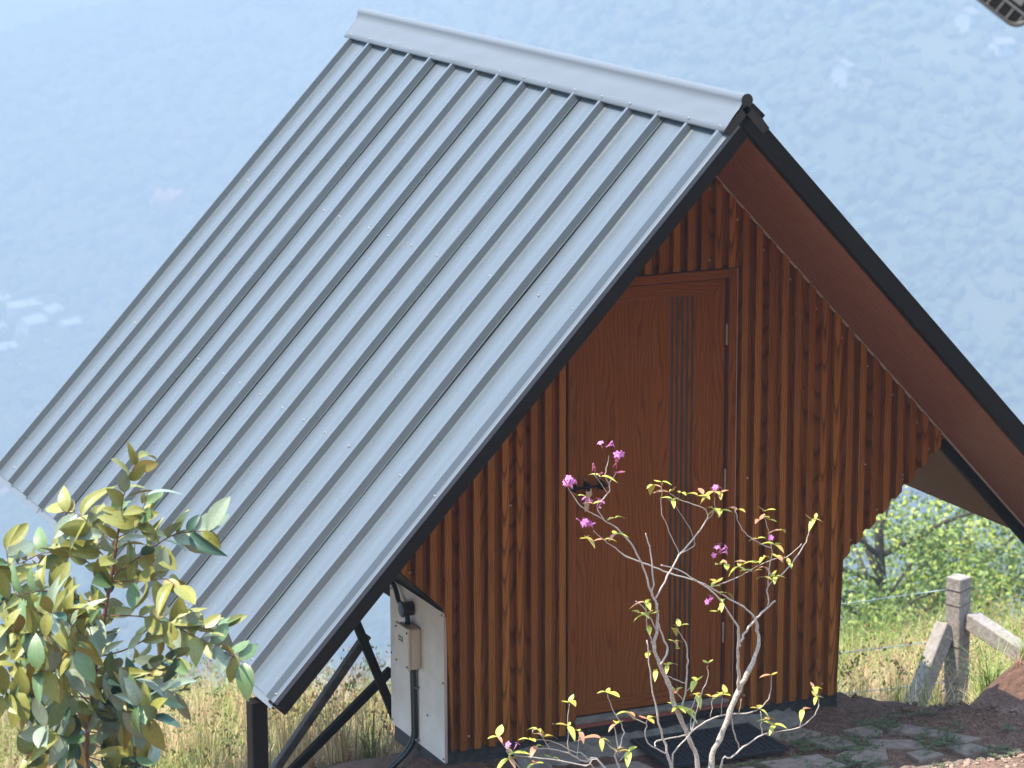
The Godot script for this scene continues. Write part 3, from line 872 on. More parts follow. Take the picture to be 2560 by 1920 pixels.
	for e in xs:
		n2 += 1
		var pit: float = e[1]
		var prof := [[0.0, -0.016], [0.022, -0.016], [0.028, 0.010], [0.0305, 0.0125], [0.0605, 0.0125], [0.063, 0.010], [0.068, -0.016], [pit, -0.016]]
		var strip := float((n2 * 3) % 8)
		var strip2 := float(8 + (n2 * 5) % 8)
		var v0 := rng.randf()
		var cuts := [99.0]
		var x: float = e[0]
		if x > 1.80 and x < 2.05:
			cuts = [0.24, 1.142, 99.0]
		elif x >= 2.05 and x < 2.2:
			cuts = [1.005, 99.0]
		var from := -99.0
		for ci in cuts.size():
			var upto: float = cuts[ci]
			st = begin()
			var made := false
			for i in prof.size() - 1:
				var xa: float = x + prof[i][0]
				var xb: float = x + prof[i + 1][0]
				var la: float = maxf(from, 2.152 if e[2] else low_y.call(xa))
				var lb: float = maxf(from, 2.152 if e[2] else low_y.call(xb))
				var ta: float = minf(upto, top_y.call(xa))
				var tb: float = minf(upto, top_y.call(xb))
				if ta <= la + 0.001 and tb <= lb + 0.001:
					continue
				ta = maxf(ta, la)
				tb = maxf(tb, lb)
				made = true
				var zo := 0.0022 * ci
				var za: float = prof[i][1] + zo
				var zb: float = prof[i + 1][1] + zo
				var sp := strip if i >= 2 and i <= 4 else strip2
				var ua: float = (sp + 0.03 + 0.94 * prof[i][0] / pit) / 16.0
				var ub: float = (sp + 0.03 + 0.94 * prof[i + 1][0] / pit) / 16.0
				quv(st, [Vector3(xa, la, za), Vector3(xa, ta, za), Vector3(xb, tb, zb), Vector3(xb, lb, zb)], [Vector2(ua, v0 - la / 2.6), Vector2(ua, v0 - ta / 2.6), Vector2(ub, v0 - tb / 2.6), Vector2(ub, v0 - lb / 2.6)])
				# returned lower edge
				quv(st, [Vector3(xa, la, za), Vector3(xb, lb, zb), Vector3(xb, lb, -0.018), Vector3(xa, la, -0.018)], [Vector2(ua, v0), Vector2(ub, v0), Vector2(ub, v0 + 0.01), Vector2(ua, v0 + 0.01)])
			if made:
				part(st, "plank", mats.plank, wall)
			from = upto
		# fixing screws in the valleys between planks
		var sx := x + 0.010
		var spots := []
		if n2 % 2 == 0 and x > 1.0:
			spots.append(top_y.call(sx) - 0.075)
		if (x < -0.05 or x > WALL_W) and n2 % 2 == 1:
			spots.append(low_y.call(sx) + 0.035)
		if n2 % 6 == 1 and not e[2]:
			spots.append(low_y.call(sx) + 0.055)
		if n2 % 9 == 4 and not e[2]:
			spots.append(1.13)
		if e[2] and n2 % 5 == 3:
			spots.append(2.19)
		for sy in spots:
			if sy > low_y.call(sx) and sy < top_y.call(sx) - 0.02:
				var o := put(sm, "screw", mats.pale_screw, wall)
				o.transform = Transform3D(axis_basis(Vector3(0, 0, 1)), Vector3(sx, sy, -0.016))
	# ---- door
	make_door(cabin)
	# ---- plinth, apron and side boards
	st = begin()
	box(st, Vector3(WALL_W * 0.5, -0.07, -0.33), Vector3(WALL_W - 0.002, 0.15, 0.64), 0.006)
	part(st, "plinth", mats.bitumen, cabin)
	for xx in [-0.007, WALL_W - 0.012]:
		st = begin()
		var zf := -0.002 if xx < 0.0 else -0.06
		slab(st, Vector3(xx - 0.006, -0.052, zf), Vector3(xx - 0.006, 0.664, zf), Vector3(xx - 0.006, 0.664, -0.65), Vector3(xx - 0.006, -0.052, -0.65), Vector3(0.012, 0, 0))
		var pnl := part(st, "side_board", mats.white_board, cabin)
		pnl.set_meta("label", "off-white side board below the eave")
		for q in [[0.65, -0.02], [0.33, -0.012], [-0.035, -0.012], [0.62, -0.63], [0.3, -0.638], [-0.03, -0.63], [0.12, -0.2]]:
			var o := put(sm, "screw", mats.zinc, pnl)
			o.transform = Transform3D(axis_basis(Vector3(-1 if xx < 0 else 1, 0, 0)), Vector3(xx + (-0.006 if xx < 0 else 0.006), q[0], q[1]))
	st = begin()
	box(st, Vector3(-0.008, 0.30, 0.0045), Vector3(0.012, 0.70, 0.010), 0.002)
	part(st, "corner_strip", mats.trim, cabin)
	st = begin()
	slab(st, Vector3(0.0, -0.05, -0.65), Vector3(0.0, 0.664, -0.65), Vector3(WALL_W, 0.664, -0.65), Vector3(WALL_W, -0.05, -0.65), Vector3(0, 0, -0.012))
	part(st, "rear_board", mats.white_board, cabin)
	st = begin()
	slab(st, Vector3(0.0, 0.672, -0.052), Vector3(WALL_W, 0.672, -0.052), Vector3(WALL_W, 0.672, -3.4), Vector3(0.0, 0.672, -3.4), Vector3(0, 0.03, 0))
	part(st, "floor", mats.backing, cabin)
	for sg in [-1, 1]:
		var x0 := 0.0 if sg < 0 else WALL_W
		st = begin()
		slab(st, Vector3(x0, 0.668, -0.05), Vector3(x0 + sg * 0.56, 1.20, -0.05), Vector3(x0 + sg * 0.56, 1.20, -3.4), Vector3(x0, 0.668, -3.4), Vector3(-sg * 0.010, 0.014, 0))
		part(st, "flared_underside", mats.black_steel, cabin)
		st = begin()
		beam(st, Vector3(x0 - sg * 0.028, 0.600, -0.668), Vector3(x0 - sg * 0.028, 0.600, -3.42), 0.05, 0.09)
		part(st, "floor_beam", mats.black_steel, cabin)
	# ---- posts and struts
	for q in [[-1.117, 0.563], [3.23, 0.563], [1.35, -3.3], [WALL_W - 0.05, -3.3]]:
		var base := land(q[0], q[1]) - 0.15
		var top := 0.575 if absf(q[0] - AX) > 1.5 else 0.57
		st = begin()
		box(st, Vector3(q[0], (base + top) * 0.5, q[1]), Vector3(0.073, top - base, 0.073), 0.005)
		part(st, "post", mats.black_steel, cabin)
	for sd in [[lp, nl]]:
		st = begin()
		beam(st, sd[0].call(EAVE - 0.09, -0.105, ZB + 0.06), sd[0].call(EAVE - 0.09, -0.105, 0.765), 0.05, 0.05, sd[1])
		part(st, "eave_purlin", mats.black_steel, cabin)
	for q in [[Vector3(-0.458, 1.20, -0.70), Vector3(0.03, -0.06, -0.70), 0, 0.036], [Vector3(-0.095, 0.37, -0.745), Vector3(-0.72, -0.42, -0.745), 1, 0.042], [Vector3(0.05, 0.16, -0.80), Vector3(-0.62, -0.40, -0.80), 0, 0.040]]:
		st = begin()
		beam(st, q[0], q[1], 0.04, q[3], Vector3(0, 0, 1))
		part(st, "strut", mats.dusty_steel if q[2] == 1 else mats.black_steel, cabin)

func make_door(cabin: Node3D) -> void:
	var x0 := 0.649
	var x1 := 1.429
	var y0 := 0.073
	var y1 := 2.103
	var st := begin()
	box(st, Vector3((x0 + x1) * 0.5, (y0 + y1) * 0.5 + 0.001, -0.030), Vector3(x1 - x0 - 0.008, y1 - y0 - 0.008, 0.036), 0.003)
	var door := part(st, "door", mats.door_edge, cabin)
	door.set_meta("label", "red-brown wood grain door with five dark inlaid lines")
	var zf := -0.0095
	var b := 0.062
	var ax := x0 + 0.006
	var bx := x1 - 0.006
	var ay := y0 + 0.006
	var by := y1 - 0.006
	# bordered face: four mitred rails round a vertical grain panel, a fine groove between them
	var gr := 0.0022
	var rails := [
		[Vector2(ax, ay), Vector2(ax, by), Vector2(ax + b, by - b), Vector2(ax + b, ay + b)],
		[Vector2(bx, by), Vector2(bx, ay), Vector2(bx - b, ay + b), Vector2(bx - b, by - b)],
		[Vector2(ax + gr, by), Vector2(bx - gr, by), Vector2(bx - b - gr, by - b), Vector2(ax + b + gr, by - b)],
		[Vector2(bx - gr, ay), Vector2(ax + gr, ay), Vector2(ax + b + gr, ay + b), Vector2(bx - b - gr, ay + b)]]
	for i in 4:
		st = begin()
		var p := []
		var u := []
		for q in rails[i]:
			p.append(Vector3(q.x, q.y, zf))
			u.append(Vector2(q.x * 0.9 + 0.13 * i, q.y / 2.1) if i < 2 else Vector2(q.y * 1.3 + 0.2, q.x * 0.6))
		quv(st, p, u)
		var back := []
		for q in p:
			back.append(q - Vector3(0, 0, 0.004))
		for k in 4:
			quv(st, [p[k], back[k], back[(k + 1) % 4], p[(k + 1) % 4]], [u[k], u[k], u[k], u[k]])
		part(st, "rail", mats.door, door)
	st = begin()
	var pa := Vector2(ax + b + gr, ay + b + gr)
	var pb := Vector2(bx - b - gr, by - b - gr)
	var inl := []
	for k in 5:
		inl.append(1.141 + 0.0262 * k)
	# the face board is cut by five sunk lines
	var cut := [pa.x]
	for q in inl:
		cut.append(q)
		cut.append(q + 0.0125)
	cut.append(pb.x)
	for k in range(0, cut.size(), 2):
		quv(st, [Vector3(cut[k], pa.y, zf), Vector3(cut[k], pb.y, zf), Vector3(cut[k + 1], pb.y, zf), Vector3(cut[k + 1], pa.y, zf)], [Vector2((cut[k] - x0) / 0.78, 1 - pa.y / 2.1), Vector2((cut[k] - x0) / 0.78, 1 - pb.y / 2.1), Vector2((cut[k + 1] - x0) / 0.78, 1 - pb.y / 2.1), Vector2((cut[k + 1] - x0) / 0.78, 1 - pa.y / 2.1)])
	part(st, "face_board", mats.door, door)
	for q in inl:
		st = begin()
		quad(st, Vector3(q - 0.001, pa.y, zf - 0.0015), Vector3(q - 0.001, pb.y, zf - 0.0015), Vector3(q + 0.0135, pb.y, zf - 0.0015), Vector3(q + 0.0135, pa.y, zf - 0.0015))
		part(st, "inlaid_line", mats.door_dark, door)
	# frame
	for q in [[Vector3(x0 - 0.0235, (y0 + y1) * 0.5 + 0.012, -0.006), Vector3(0.042, y1 - y0 + 0.07, 0.05)], [Vector3(x1 + 0.0235, (y0 + y1) * 0.5 + 0.012, -0.006), Vector3(0.042, y1 - y0 + 0.07, 0.05)], [Vector3((x0 + x1) * 0.5, y1 + 0.0245, -0.006), Vector3(x1 - x0 - 0.001, 0.042, 0.05)]]:
		st = begin()
		var h: Vector3 = q[1] * 0.5
		var c: Vector3 = q[0]
		box(st, c, q[1], 0.003)
		var fr := part(st, "door_frame", mats.door_edge, door)
		st = begin()
		var tall: bool = h.y > h.x
		quv(st, [c + Vector3(-h.x + 0.003, -h.y + 0.003, h.z + 0.0006), c + Vector3(-h.x + 0.003, h.y - 0.003, h.z + 0.0006), c + Vector3(h.x - 0.003, h.y - 0.003, h.z + 0.0006), c + Vector3(h.x - 0.003, -h.y + 0.003, h.z + 0.0006)], [Vector2(0.2, 1), Vector2(0.2, 0), Vector2(0.26, 0), Vector2(0.26, 1)] if tall else [Vector2(0.3, 0.1), Vector2(0.36, 0.1), Vector2(0.36, 0.6), Vector2(0.3, 0.6)])
		part(st, "frame_face", mats.door, door)
	st = begin()
	box(st, Vector3(1.4735, 1.08, 0.012), Vector3(0.0035, 2.14, 0.012), 0.001)
	part(st, "seal", mats.trim, door)
	for hy in [1.835, 1.14, 0.39]:
		st = begin()
		box(st, Vector3(x1 + 0.001, hy, -0.004), Vector3(0.008, 0.10, 0.012), 0.002)
		part(st, "hinge", mats.trim, door)
	# threshold: pale strip over a red edge
	st = begin()
	box(st, Vector3((x0 + x1) * 0.5, 0.060, 0.010), Vector3(x1 - x0 + 0.03, 0.016, 0.060), 0.002)
	part(st, "threshold", mats.concrete, door)
	st = begin()
	box(st, Vector3((x0 + x1) * 0.5, 0.040, 0.008), Vector3(x1 - x0 + 0.03, 0.022, 0.056), 0.003)
	part(st, "threshold_edge", mat(lin(0.22, 0.06, 0.045), 0.7), door)
	st = begin()
	box(st, Vector3((x0 + x1) * 0.5, 0.013, -0.006), Vector3(x1 - x0 + 0.05, 0.030, 0.044), 0.003)
	part(st, "threshold_base", mats.bitumen, door)
	# sliding bolt with a hasp plate
	st = begin(true)
	tube(st, PackedVector3Array([Vector3(0.615, 1.186, 0.030), Vector3(0.795, 1.186, 0.030)]), PackedFloat32Array([0.006, 0.006]), 10)
	var bolt := part(st, "bolt", mats.black_steel, door)
	for q in [0.632, 0.70, 0.775]:
		st = begin()
		box(st, Vector3(q, 1.186, 0.016), Vector3(0.016, 0.036, 0.042), 0.002)
		part(st, "bracket", mats.black_steel, bolt)
	for q in [Vector2(0.70, 1.215), Vector2(0.775, 1.215), Vector2(0.70, 1.158), Vector2(0.775, 1.158)]:
		var o := put(screw_mesh(0.006), "screw", mats.zinc, bolt)
		o.transform = Transform3D(axis_basis(Vector3(0, 0, 1)), Vector3(q.x, q.y, -0.006))
	st = begin()
	var hp := [Vector2(0.690, 1.178), Vector2(0.716, 1.178), Vector2(0.720, 1.150), Vector2(0.708, 1.138), Vector2(0.704, 1.10), Vector2(0.700, 1.075), Vector2(0.682, 1.072), Vector2(0.680, 1.10), Vector2(0.690, 1.135)]
	for k in range(1, hp.size() - 1):
		slab(st, Vector3(hp[0].x, hp[0].y, 0.028), Vector3(hp[k].x, hp[k].y, 0.028), Vector3(hp[k + 1].x, hp[k + 1].y, 0.028), Vector3((hp[0].x + hp[k + 1].x) * 0.5, (hp[0].y + hp[k + 1].y) * 0.5, 0.028), Vector3(0, 0, 0.003))
	part(st, "hasp", mat(lin(0.50, 0.40, 0.28), 0.4, 0.5), bolt)

func make_meter_box() -> void:
	var t := thing("junction_box", "cream plastic junction box on the off-white side board", "junction box", Vector3(-0.013, 0.32, -0.345))
	var st := begin()
	box(st, Vector3(-0.027, 0.100, 0), Vector3(0.054, 0.196, 0.146), 0.006)
	part(st, "case", mats.cream, t)
	st = begin()
	box(st, Vector3(-0.061, 0.100, 0), Vector3(0.013, 0.206, 0.156), 0.005)
	var cover := part(st, "cover", mats.cream, t)
	for q in [[0.018, -0.066], [0.182, -0.066], [0.018, 0.066], [0.182, 0.066]]:
		var o := put(screw_mesh(0.0055), "screw", mats.dusty_steel, cover)
		o.transform = Transform3D(axis_basis(Vector3(-1, 0, 0)), Vector3(-0.0675, q[0], q[1]))
	st = begin()
	box(st, Vector3(-0.0682, 0.137, -0.012), Vector3(0.0012, 0.024, 0.052), 0.0003)
	part(st, "sticker", mats.black_plastic, cover)
	st = begin()
	for k in 4:
		box(st, Vector3(-0.0691, 0.1385 - 0.001 * (k % 2), -0.029 + 0.0115 * k), Vector3(0.0006, 0.012, 0.0055), 0.0001)
	part(st, "print", mats.cream, cover)

	var c := thing("conduit", "black corrugated conduit with a round box above the cream junction box", "conduit", Vector3(-0.013, 0, 0))
	st = begin(true)
	var sp := smooth_path(PackedVector3Array([Vector3(-0.02, 0.675, -0.80), Vector3(-0.02, 0.663, -0.62), Vector3(-0.022, 0.660, -0.55), Vector3(-0.024, 0.63, -0.508), Vector3(-0.026, 0.600, -0.478), Vector3(-0.028, 0.590, -0.41)]), PackedFloat32Array([0.0115, 0.0115, 0.0115, 0.0115, 0.0115, 0.0115]), 8)
	for i in sp[1].size():
		sp[1][i] *= 1.0 + 0.10 * (i % 2)
	tube(st, sp[0], sp[1], 10)
	part(st, "pipe", mats.black_plastic, c)
	st = begin(true)
	tube(st, PackedVector3Array([Vector3(0, 0.590, -0.375), Vector3(-0.046, 0.590, -0.375), Vector3(-0.047, 0.590, -0.375), Vector3(-0.056, 0.590, -0.375), Vector3(-0.058, 0.590, -0.375)]), PackedFloat32Array([0.034, 0.034, 0.038, 0.038, 0.035]), 18)
	var rb := part(st, "round_box", mats.black_plastic, c)
	for q in [Vector2(0.615, -0.375), Vector2(0.565, -0.375)]:
		var o := put(screw_mesh(0.004), "screw", mats.zinc, rb)
		o.transform = Transform3D(axis_basis(Vector3(-1, 0, 0)), Vector3(-0.058, q.x, q.y))
	st = begin(true)
	tube(st, PackedVector3Array([Vector3(-0.027, 0.56, -0.372), Vector3(-0.027, 0.516, -0.366)]), PackedFloat32Array([0.0125, 0.0125]), 10)
	part(st, "pipe", mats.black_plastic, c)

	var n := 0
	for dz in [0.0, 0.026]:
		var w := thing("cable", ["thick black cable running down from the junction box towards the meadow", "thick black cable beside it, held by the clips nearer the plank wall"][n], "cable", Vector3(-0.013, 0, 0), "cables under the junction box")
		st = begin(true)
		var a := smooth_path(PackedVector3Array([Vector3(-0.018, 0.322, -0.345 + dz), Vector3(-0.016, 0.22, -0.345 + dz), Vector3(-0.014, 0.06, -0.343 + dz), Vector3(-0.016, -0.03, -0.348 + dz), Vector3(-0.04, -0.11, -0.385 + dz), Vector3(-0.10, -0.20, -0.44 + dz), Vector3(-0.16, -0.30, -0.47 + dz)]), PackedFloat32Array([0.0105, 0.0105, 0.0105, 0.0105, 0.0105, 0.0105, 0.0105]), 6)
		tube(st, a[0], a[1], 8)
		part(st, "sheath", mats.black_plastic, w)
		if n == 1:
			for yy in [0.225, -0.03]:
				st = begin()
				box(st, Vector3(-0.012, yy, -0.30), Vector3(0.018, 0.008, 0.02), 0.002)
				part(st, "clip", mats.zinc, w)
		n += 1

# a flagstone: an irregular slab with a worn, rounded rim
func stone_mesh(poly: Array, y: float, thick: float) -> ArrayMesh:
	var st := begin()
	var c := Vector2.ZERO
	for p in poly:
		c += p
	c /= poly.size()
	var o := []
	for i in poly.size():
		var a: Vector2 = poly[i]
		var b: Vector2 = poly[(i + 1) % poly.size()]
		for k in 4:
			var q := a.lerp(b, k / 4.0)
			q += (q - c).normalized() * rng.randf_range(-0.006, 0.006)
			o.append(q)
	for i in o.size():
		var a: Vector2 = o[i]
		var b: Vector2 = o[(i + 1) % o.size()]
		var ai := a.lerp(c, 0.05)
		var bi := b.lerp(c, 0.05)
		tri(st, Vector3(c.x, y, c.y), Vector3(ai.x, y, ai.y), Vector3(bi.x, y, bi.y))
		quad(st, Vector3(ai.x, y, ai.y), Vector3(a.x, y - 0.006, a.y), Vector3(b.x, y - 0.006, b.y), Vector3(bi.x, y, bi.y))
		quad(st, Vector3(a.x, y - 0.006, a.y), Vector3(a.x, y - thick, a.y), Vector3(b.x, y - thick, b.y), Vector3(b.x, y - 0.006, b.y))
	return finish(st)

func make_path() -> void:
	# rough concrete apron along the plinth
	var st := begin(true)
	var nz := noise(71, 3.0, 3)
	var nx := 40
	var rows := []
	for j in 7:
		var row := []
		for i in nx + 1:
			var x := 0.30 + 1.50 * i / nx
			var z: float = [0.0, 0.04, 0.09, 0.14, 0.18, 0.22, 0.25][j]
			var y: float = [-0.036, -0.040, -0.046, -0.052, -0.060, -0.074, -0.12][j]
			row.append(Vector3(x, y + nz.get_noise_2d(x * 4.0, z * 9.0) * 0.022, z * (1.0 - 0.35 * smoothstep(1.3, 2.0, x)) + nz.get_noise_2d(x * 3.0, 9.0) * 0.05 * (1.0 if j > 0 else 0.0)))
		rows.append(row)
	for j in 6:
		for i in nx:
			quad(st, rows[j][i], rows[j][i + 1], rows[j + 1][i + 1], rows[j + 1][i])
	var ap := part(st, "concrete_apron", mats.concrete, self)
	ap.set_meta("kind", "structure")
	ap.set_meta("label", "rough concrete strip along the cabin plinth")
	ap.set_meta("category", "pavement")

	var path := Node3D.new()
	path.name = "path"
	path.set_meta("kind", "structure")
	path.set_meta("label", "garden path of sandstone flags with creeping weeds between")
	path.set_meta("category", "path")
	add_child(path)
	var y := -0.048
	for p in [
		[Vector2(2.08, 0.45), Vector2(2.19, 0.385), Vector2(2.42, 0.72), Vector2(2.32, 0.745), Vector2(2.17, 0.535)],
		[Vector2(1.93, 0.515), Vector2(2.15, 0.625), Vector2(2.10, 0.725), Vector2(1.87, 0.615)],
		[Vector2(2.20, 0.77), Vector2(2.33, 0.775), Vector2(2.38, 0.89), Vector2(2.22, 0.905)],
		[Vector2(1.88, 0.36), Vector2(2.04, 0.36), Vector2(2.05, 0.46), Vector2(1.93, 0.49)],
		[Vector2(1.66, 0.40), Vector2(1.82, 0.42), Vector2(1.84, 0.56), Vector2(1.70, 0.57)],
		[Vector2(1.66, 0.66), Vector2(1.82, 0.60), Vector2(1.94, 0.66), Vector2(1.86, 0.80), Vector2(1.72, 0.82)],
		[Vector2(1.98, 0.77), Vector2(2.10, 0.76), Vector2(2.13, 0.86), Vector2(1.98, 0.88)],
		[Vector2(1.52, 0.28), Vector2(1.72, 0.26), Vector2(1.76, 0.37), Vector2(1.56, 0.40)],
		[Vector2(1.30, 0.60), Vector2(1.60, 0.62), Vector2(1.64, 0.80), Vector2(1.36, 0.84)],
		[Vector2(0.92, 0.62), Vector2(1.24, 0.64), Vector2(1.26, 0.82), Vector2(0.96, 0.86)],
		[Vector2(0.55, 0.34), Vector2(0.80, 0.34), Vector2(0.84, 0.56), Vector2(0.58, 0.58)],
		[Vector2(0.22, 0.34), Vector2(0.48, 0.34), Vector2(0.52, 0.58), Vector2(0.25, 0.60)],
		[Vector2(0.58, 0.66), Vector2(0.86, 0.66), Vector2(0.88, 0.86), Vector2(0.60, 0.88)],
		[Vector2(0.22, 0.68), Vector2(0.50, 0.67), Vector2(0.52, 0.88), Vector2(0.24, 0.9)],
		[Vector2(1.52, 0.88), Vector2(1.80, 0.90), Vector2(1.84, 1.05), Vector2(1.56, 1.08)],
		[Vector2(1.92, 0.94), Vector2(2.14, 0.96), Vector2(2.12, 1.10), Vector2(1.94, 1.1)]]:
		put(stone_mesh(p, y + rng.randf_range(-0.006, 0.006), 0.07), "paving_stone", mats.stone, path)
	# creeping weeds in the joints
	var lm := begin()
	for k in 5:
		var a := TAU * k / 5.0 + 0.3
		var d := Vector3(cos(a), 0.5, sin(a))
		var s := Vector3(-sin(a), 0, cos(a)) * 0.22
		quad(lm, Vector3.ZERO, d * 0.55 + s, d * 1.1, d * 0.55 - s)
	var weed := finish(lm)
	var spots := []
	for k in 5200:
		var x := rng.randf_range(0.0, 2.65)
		var z := rng.randf_range(0.28, 1.02)
		if x < 1.55 and z < 0.58:
			continue
		var nn := n_ground.get_noise_2d(x * 3.0 + 7.0, z * 3.0)
		if nn < -0.05 + 0.35 * smoothstep(2.2, 2.6, x):
			continue
		var s := rng.randf_range(0.008, 0.017)
		spots.append([Transform3D(Basis(Vector3.UP, rng.randf() * TAU).scaled(Vector3(s, s * rng.randf_range(0.5, 1.5), s)), Vector3(x, -0.058 + rng.randf() * 0.018, z)), Color(0.045, 0.085, 0.03).lerp(Color(0.11, 0.15, 0.05), rng.randf())])
	var wm := mat(Color.WHITE, 0.6)
	wm.vertex_color_use_as_albedo = true
	wm.backlight = Color(0.4, 0.5, 0.2)
	var wd := scatter(weed, spots, "creeping_weeds", wm)
	tag(wd, "small dark green weeds creeping between the path stones", "weeds", "", "stuff")
	# rubber ring mat in front of the door
	var m := thing("door_mat", "black rubber mat with round holes before the door", "mat", Vector3(0.885, -0.044, 0.105))
	m.rotation.y = -0.03
	st = begin()
	var w := 0.62
	var dd := 0.41
	for q in [[0.008, dd * 0.5, 0.016, dd], [w - 0.008, dd * 0.5, 0.016, dd], [w * 0.5, 0.008, w - 0.032, 0.016], [w * 0.5, dd - 0.008, w - 0.032, 0.016]]:
		box(st, Vector3(q[0], 0.007, q[1]), Vector3(q[2], 0.014, q[3]), 0.002)
	part(st, "rim", mats.rubber, m)
	st = begin()
	var cell := 0.0295
	for i in 20:
		for j in 13:
			var cx := 0.016 + cell * (i + 0.5)
			var cz := 0.014 + cell * (j + 0.5)
			var sq := cell * 0.5
			for k in 8:
				var a := TAU * k / 8.0
				var b := TAU * (k + 1) / 8.0
				var ia := Vector3(cx + cos(a) * 0.0098, 0.012, cz + sin(a) * 0.0098)
				var ib := Vector3(cx + cos(b) * 0.0098, 0.012, cz + sin(b) * 0.0098)
				var oa := Vector3(cx + clampf(cos(a) * 1.4143, -1, 1) * sq, 0.012, cz + clampf(sin(a) * 1.4143, -1, 1) * sq)
				var ob := Vector3(cx + clampf(cos(b) * 1.4143, -1, 1) * sq, 0.012, cz + clampf(sin(b) * 1.4143, -1, 1) * sq)
				quad(st, ia, oa, ob, ib)
				quad(st, ia, ib, ib - Vector3(0, 0.011, 0), ia - Vector3(0, 0.011, 0))
	part(st, "perforated_sheet", mats.rubber, m)
	# clods and pebbles on the bare soil
	var rock := lump(6, 4, 5, 0.35)
	spots = []
	for k in 2600:
		var x := rng.randf_range(1.6, 3.9)
		var z := rng.randf_range(-0.5, 1.35)
		if x < 2.1 and z < 0.95:
			continue
		var mound := exp(-(pow((x - 2.75) / 0.5, 2) + pow((z - 0.35) / 0.4, 2))) + smoothstep(0.9, 1.0, z)
		if rng.randf() > 0.15 + mound:
			continue
		var s := 0.004 + 0.012 * pow(rng.randf(), 3.0)
		spots.append([Transform3D(Basis.from_euler(Vector3(rng.randf() * 6, rng.randf() * 6, 0)).scaled(Vector3(s, s * 0.8, s)), Vector3(x, land(x, z) + s * 0.2, z)), (Color(0.15, 0.08, 0.05) if z < 0.92 else Color(0.36, 0.25, 0.19)).lerp(Color(0.30, 0.21, 0.15), rng.randf() * 0.6)])
	var cm := mat(Color.WHITE, 1.0)
	cm.vertex_color_use_as_albedo = true
	var cl := scatter(rock, spots, "soil_clods", cm)
	tag(cl, "loose clods and pebbles on the turned soil", "clods", "", "stuff")
	# the row of stones that edges the bed
	var n := 0
	for k in 16:
		var x := 1.78 + 0.058 * k + rng.randf_range(-0.01, 0.01)
		var z := 0.985 - 0.035 * (k * 0.058) + rng.randf_range(-0.012, 0.012)
		var s := rng.randf_range(0.015, 0.027)
		var o := put(rock, numbered("edging_stone"), mats.stone, self)
		o.transform = Transform3D(Basis.from_euler(Vector3(0, rng.randf() * 6, 0)).scaled(Vector3(s * 1.3, s * 0.8, s)), Vector3(x, land(x, z) + s * 0.3, z))
		tag(o, "small pale stone in the row edging the sunlit bed", "stone", "stones edging the bed")
		n += 1

func lump(nu: int, nv: int, seed_: int, rough: float) -> ArrayMesh:
	var nz := noise(seed_, 0.9, 2)
	var st := begin(true)
	var g := []
	for j in nv + 1:
		var row := []
		for i in nu + 1:
			var a := TAU * (i % nu) / nu
			var b := PI * j / nv
			var d := Vector3(cos(a) * sin(b), cos(b), sin(a) * sin(b))
			row.append(d * (1.0 + rough * nz.get_noise_3d(d.x * 1.3, d.y * 1.3, d.z * 1.3) * 2.0))
		g.append(row)
	for j in nv:
		for i in nu:
			quad(st, g[j][i], g[j][i + 1], g[j + 1][i + 1], g[j + 1][i])
	return finish(st)

func scatter(m: Mesh, spots: Array, called: String, material: Material) -> MultiMeshInstance3D:
	var mm := MultiMesh.new()
	mm.transform_format = MultiMesh.TRANSFORM_3D
	mm.use_colors = true
	mm.mesh = m
	mm.instance_count = spots.size()
	for i in spots.size():
		mm.set_instance_transform(i, spots[i][0])
		mm.set_instance_color(i, spots[i][1])
	var o := MultiMeshInstance3D.new()
	o.name = called
	o.multimesh = mm
	o.material_override = material
	add_child(o)
	return o

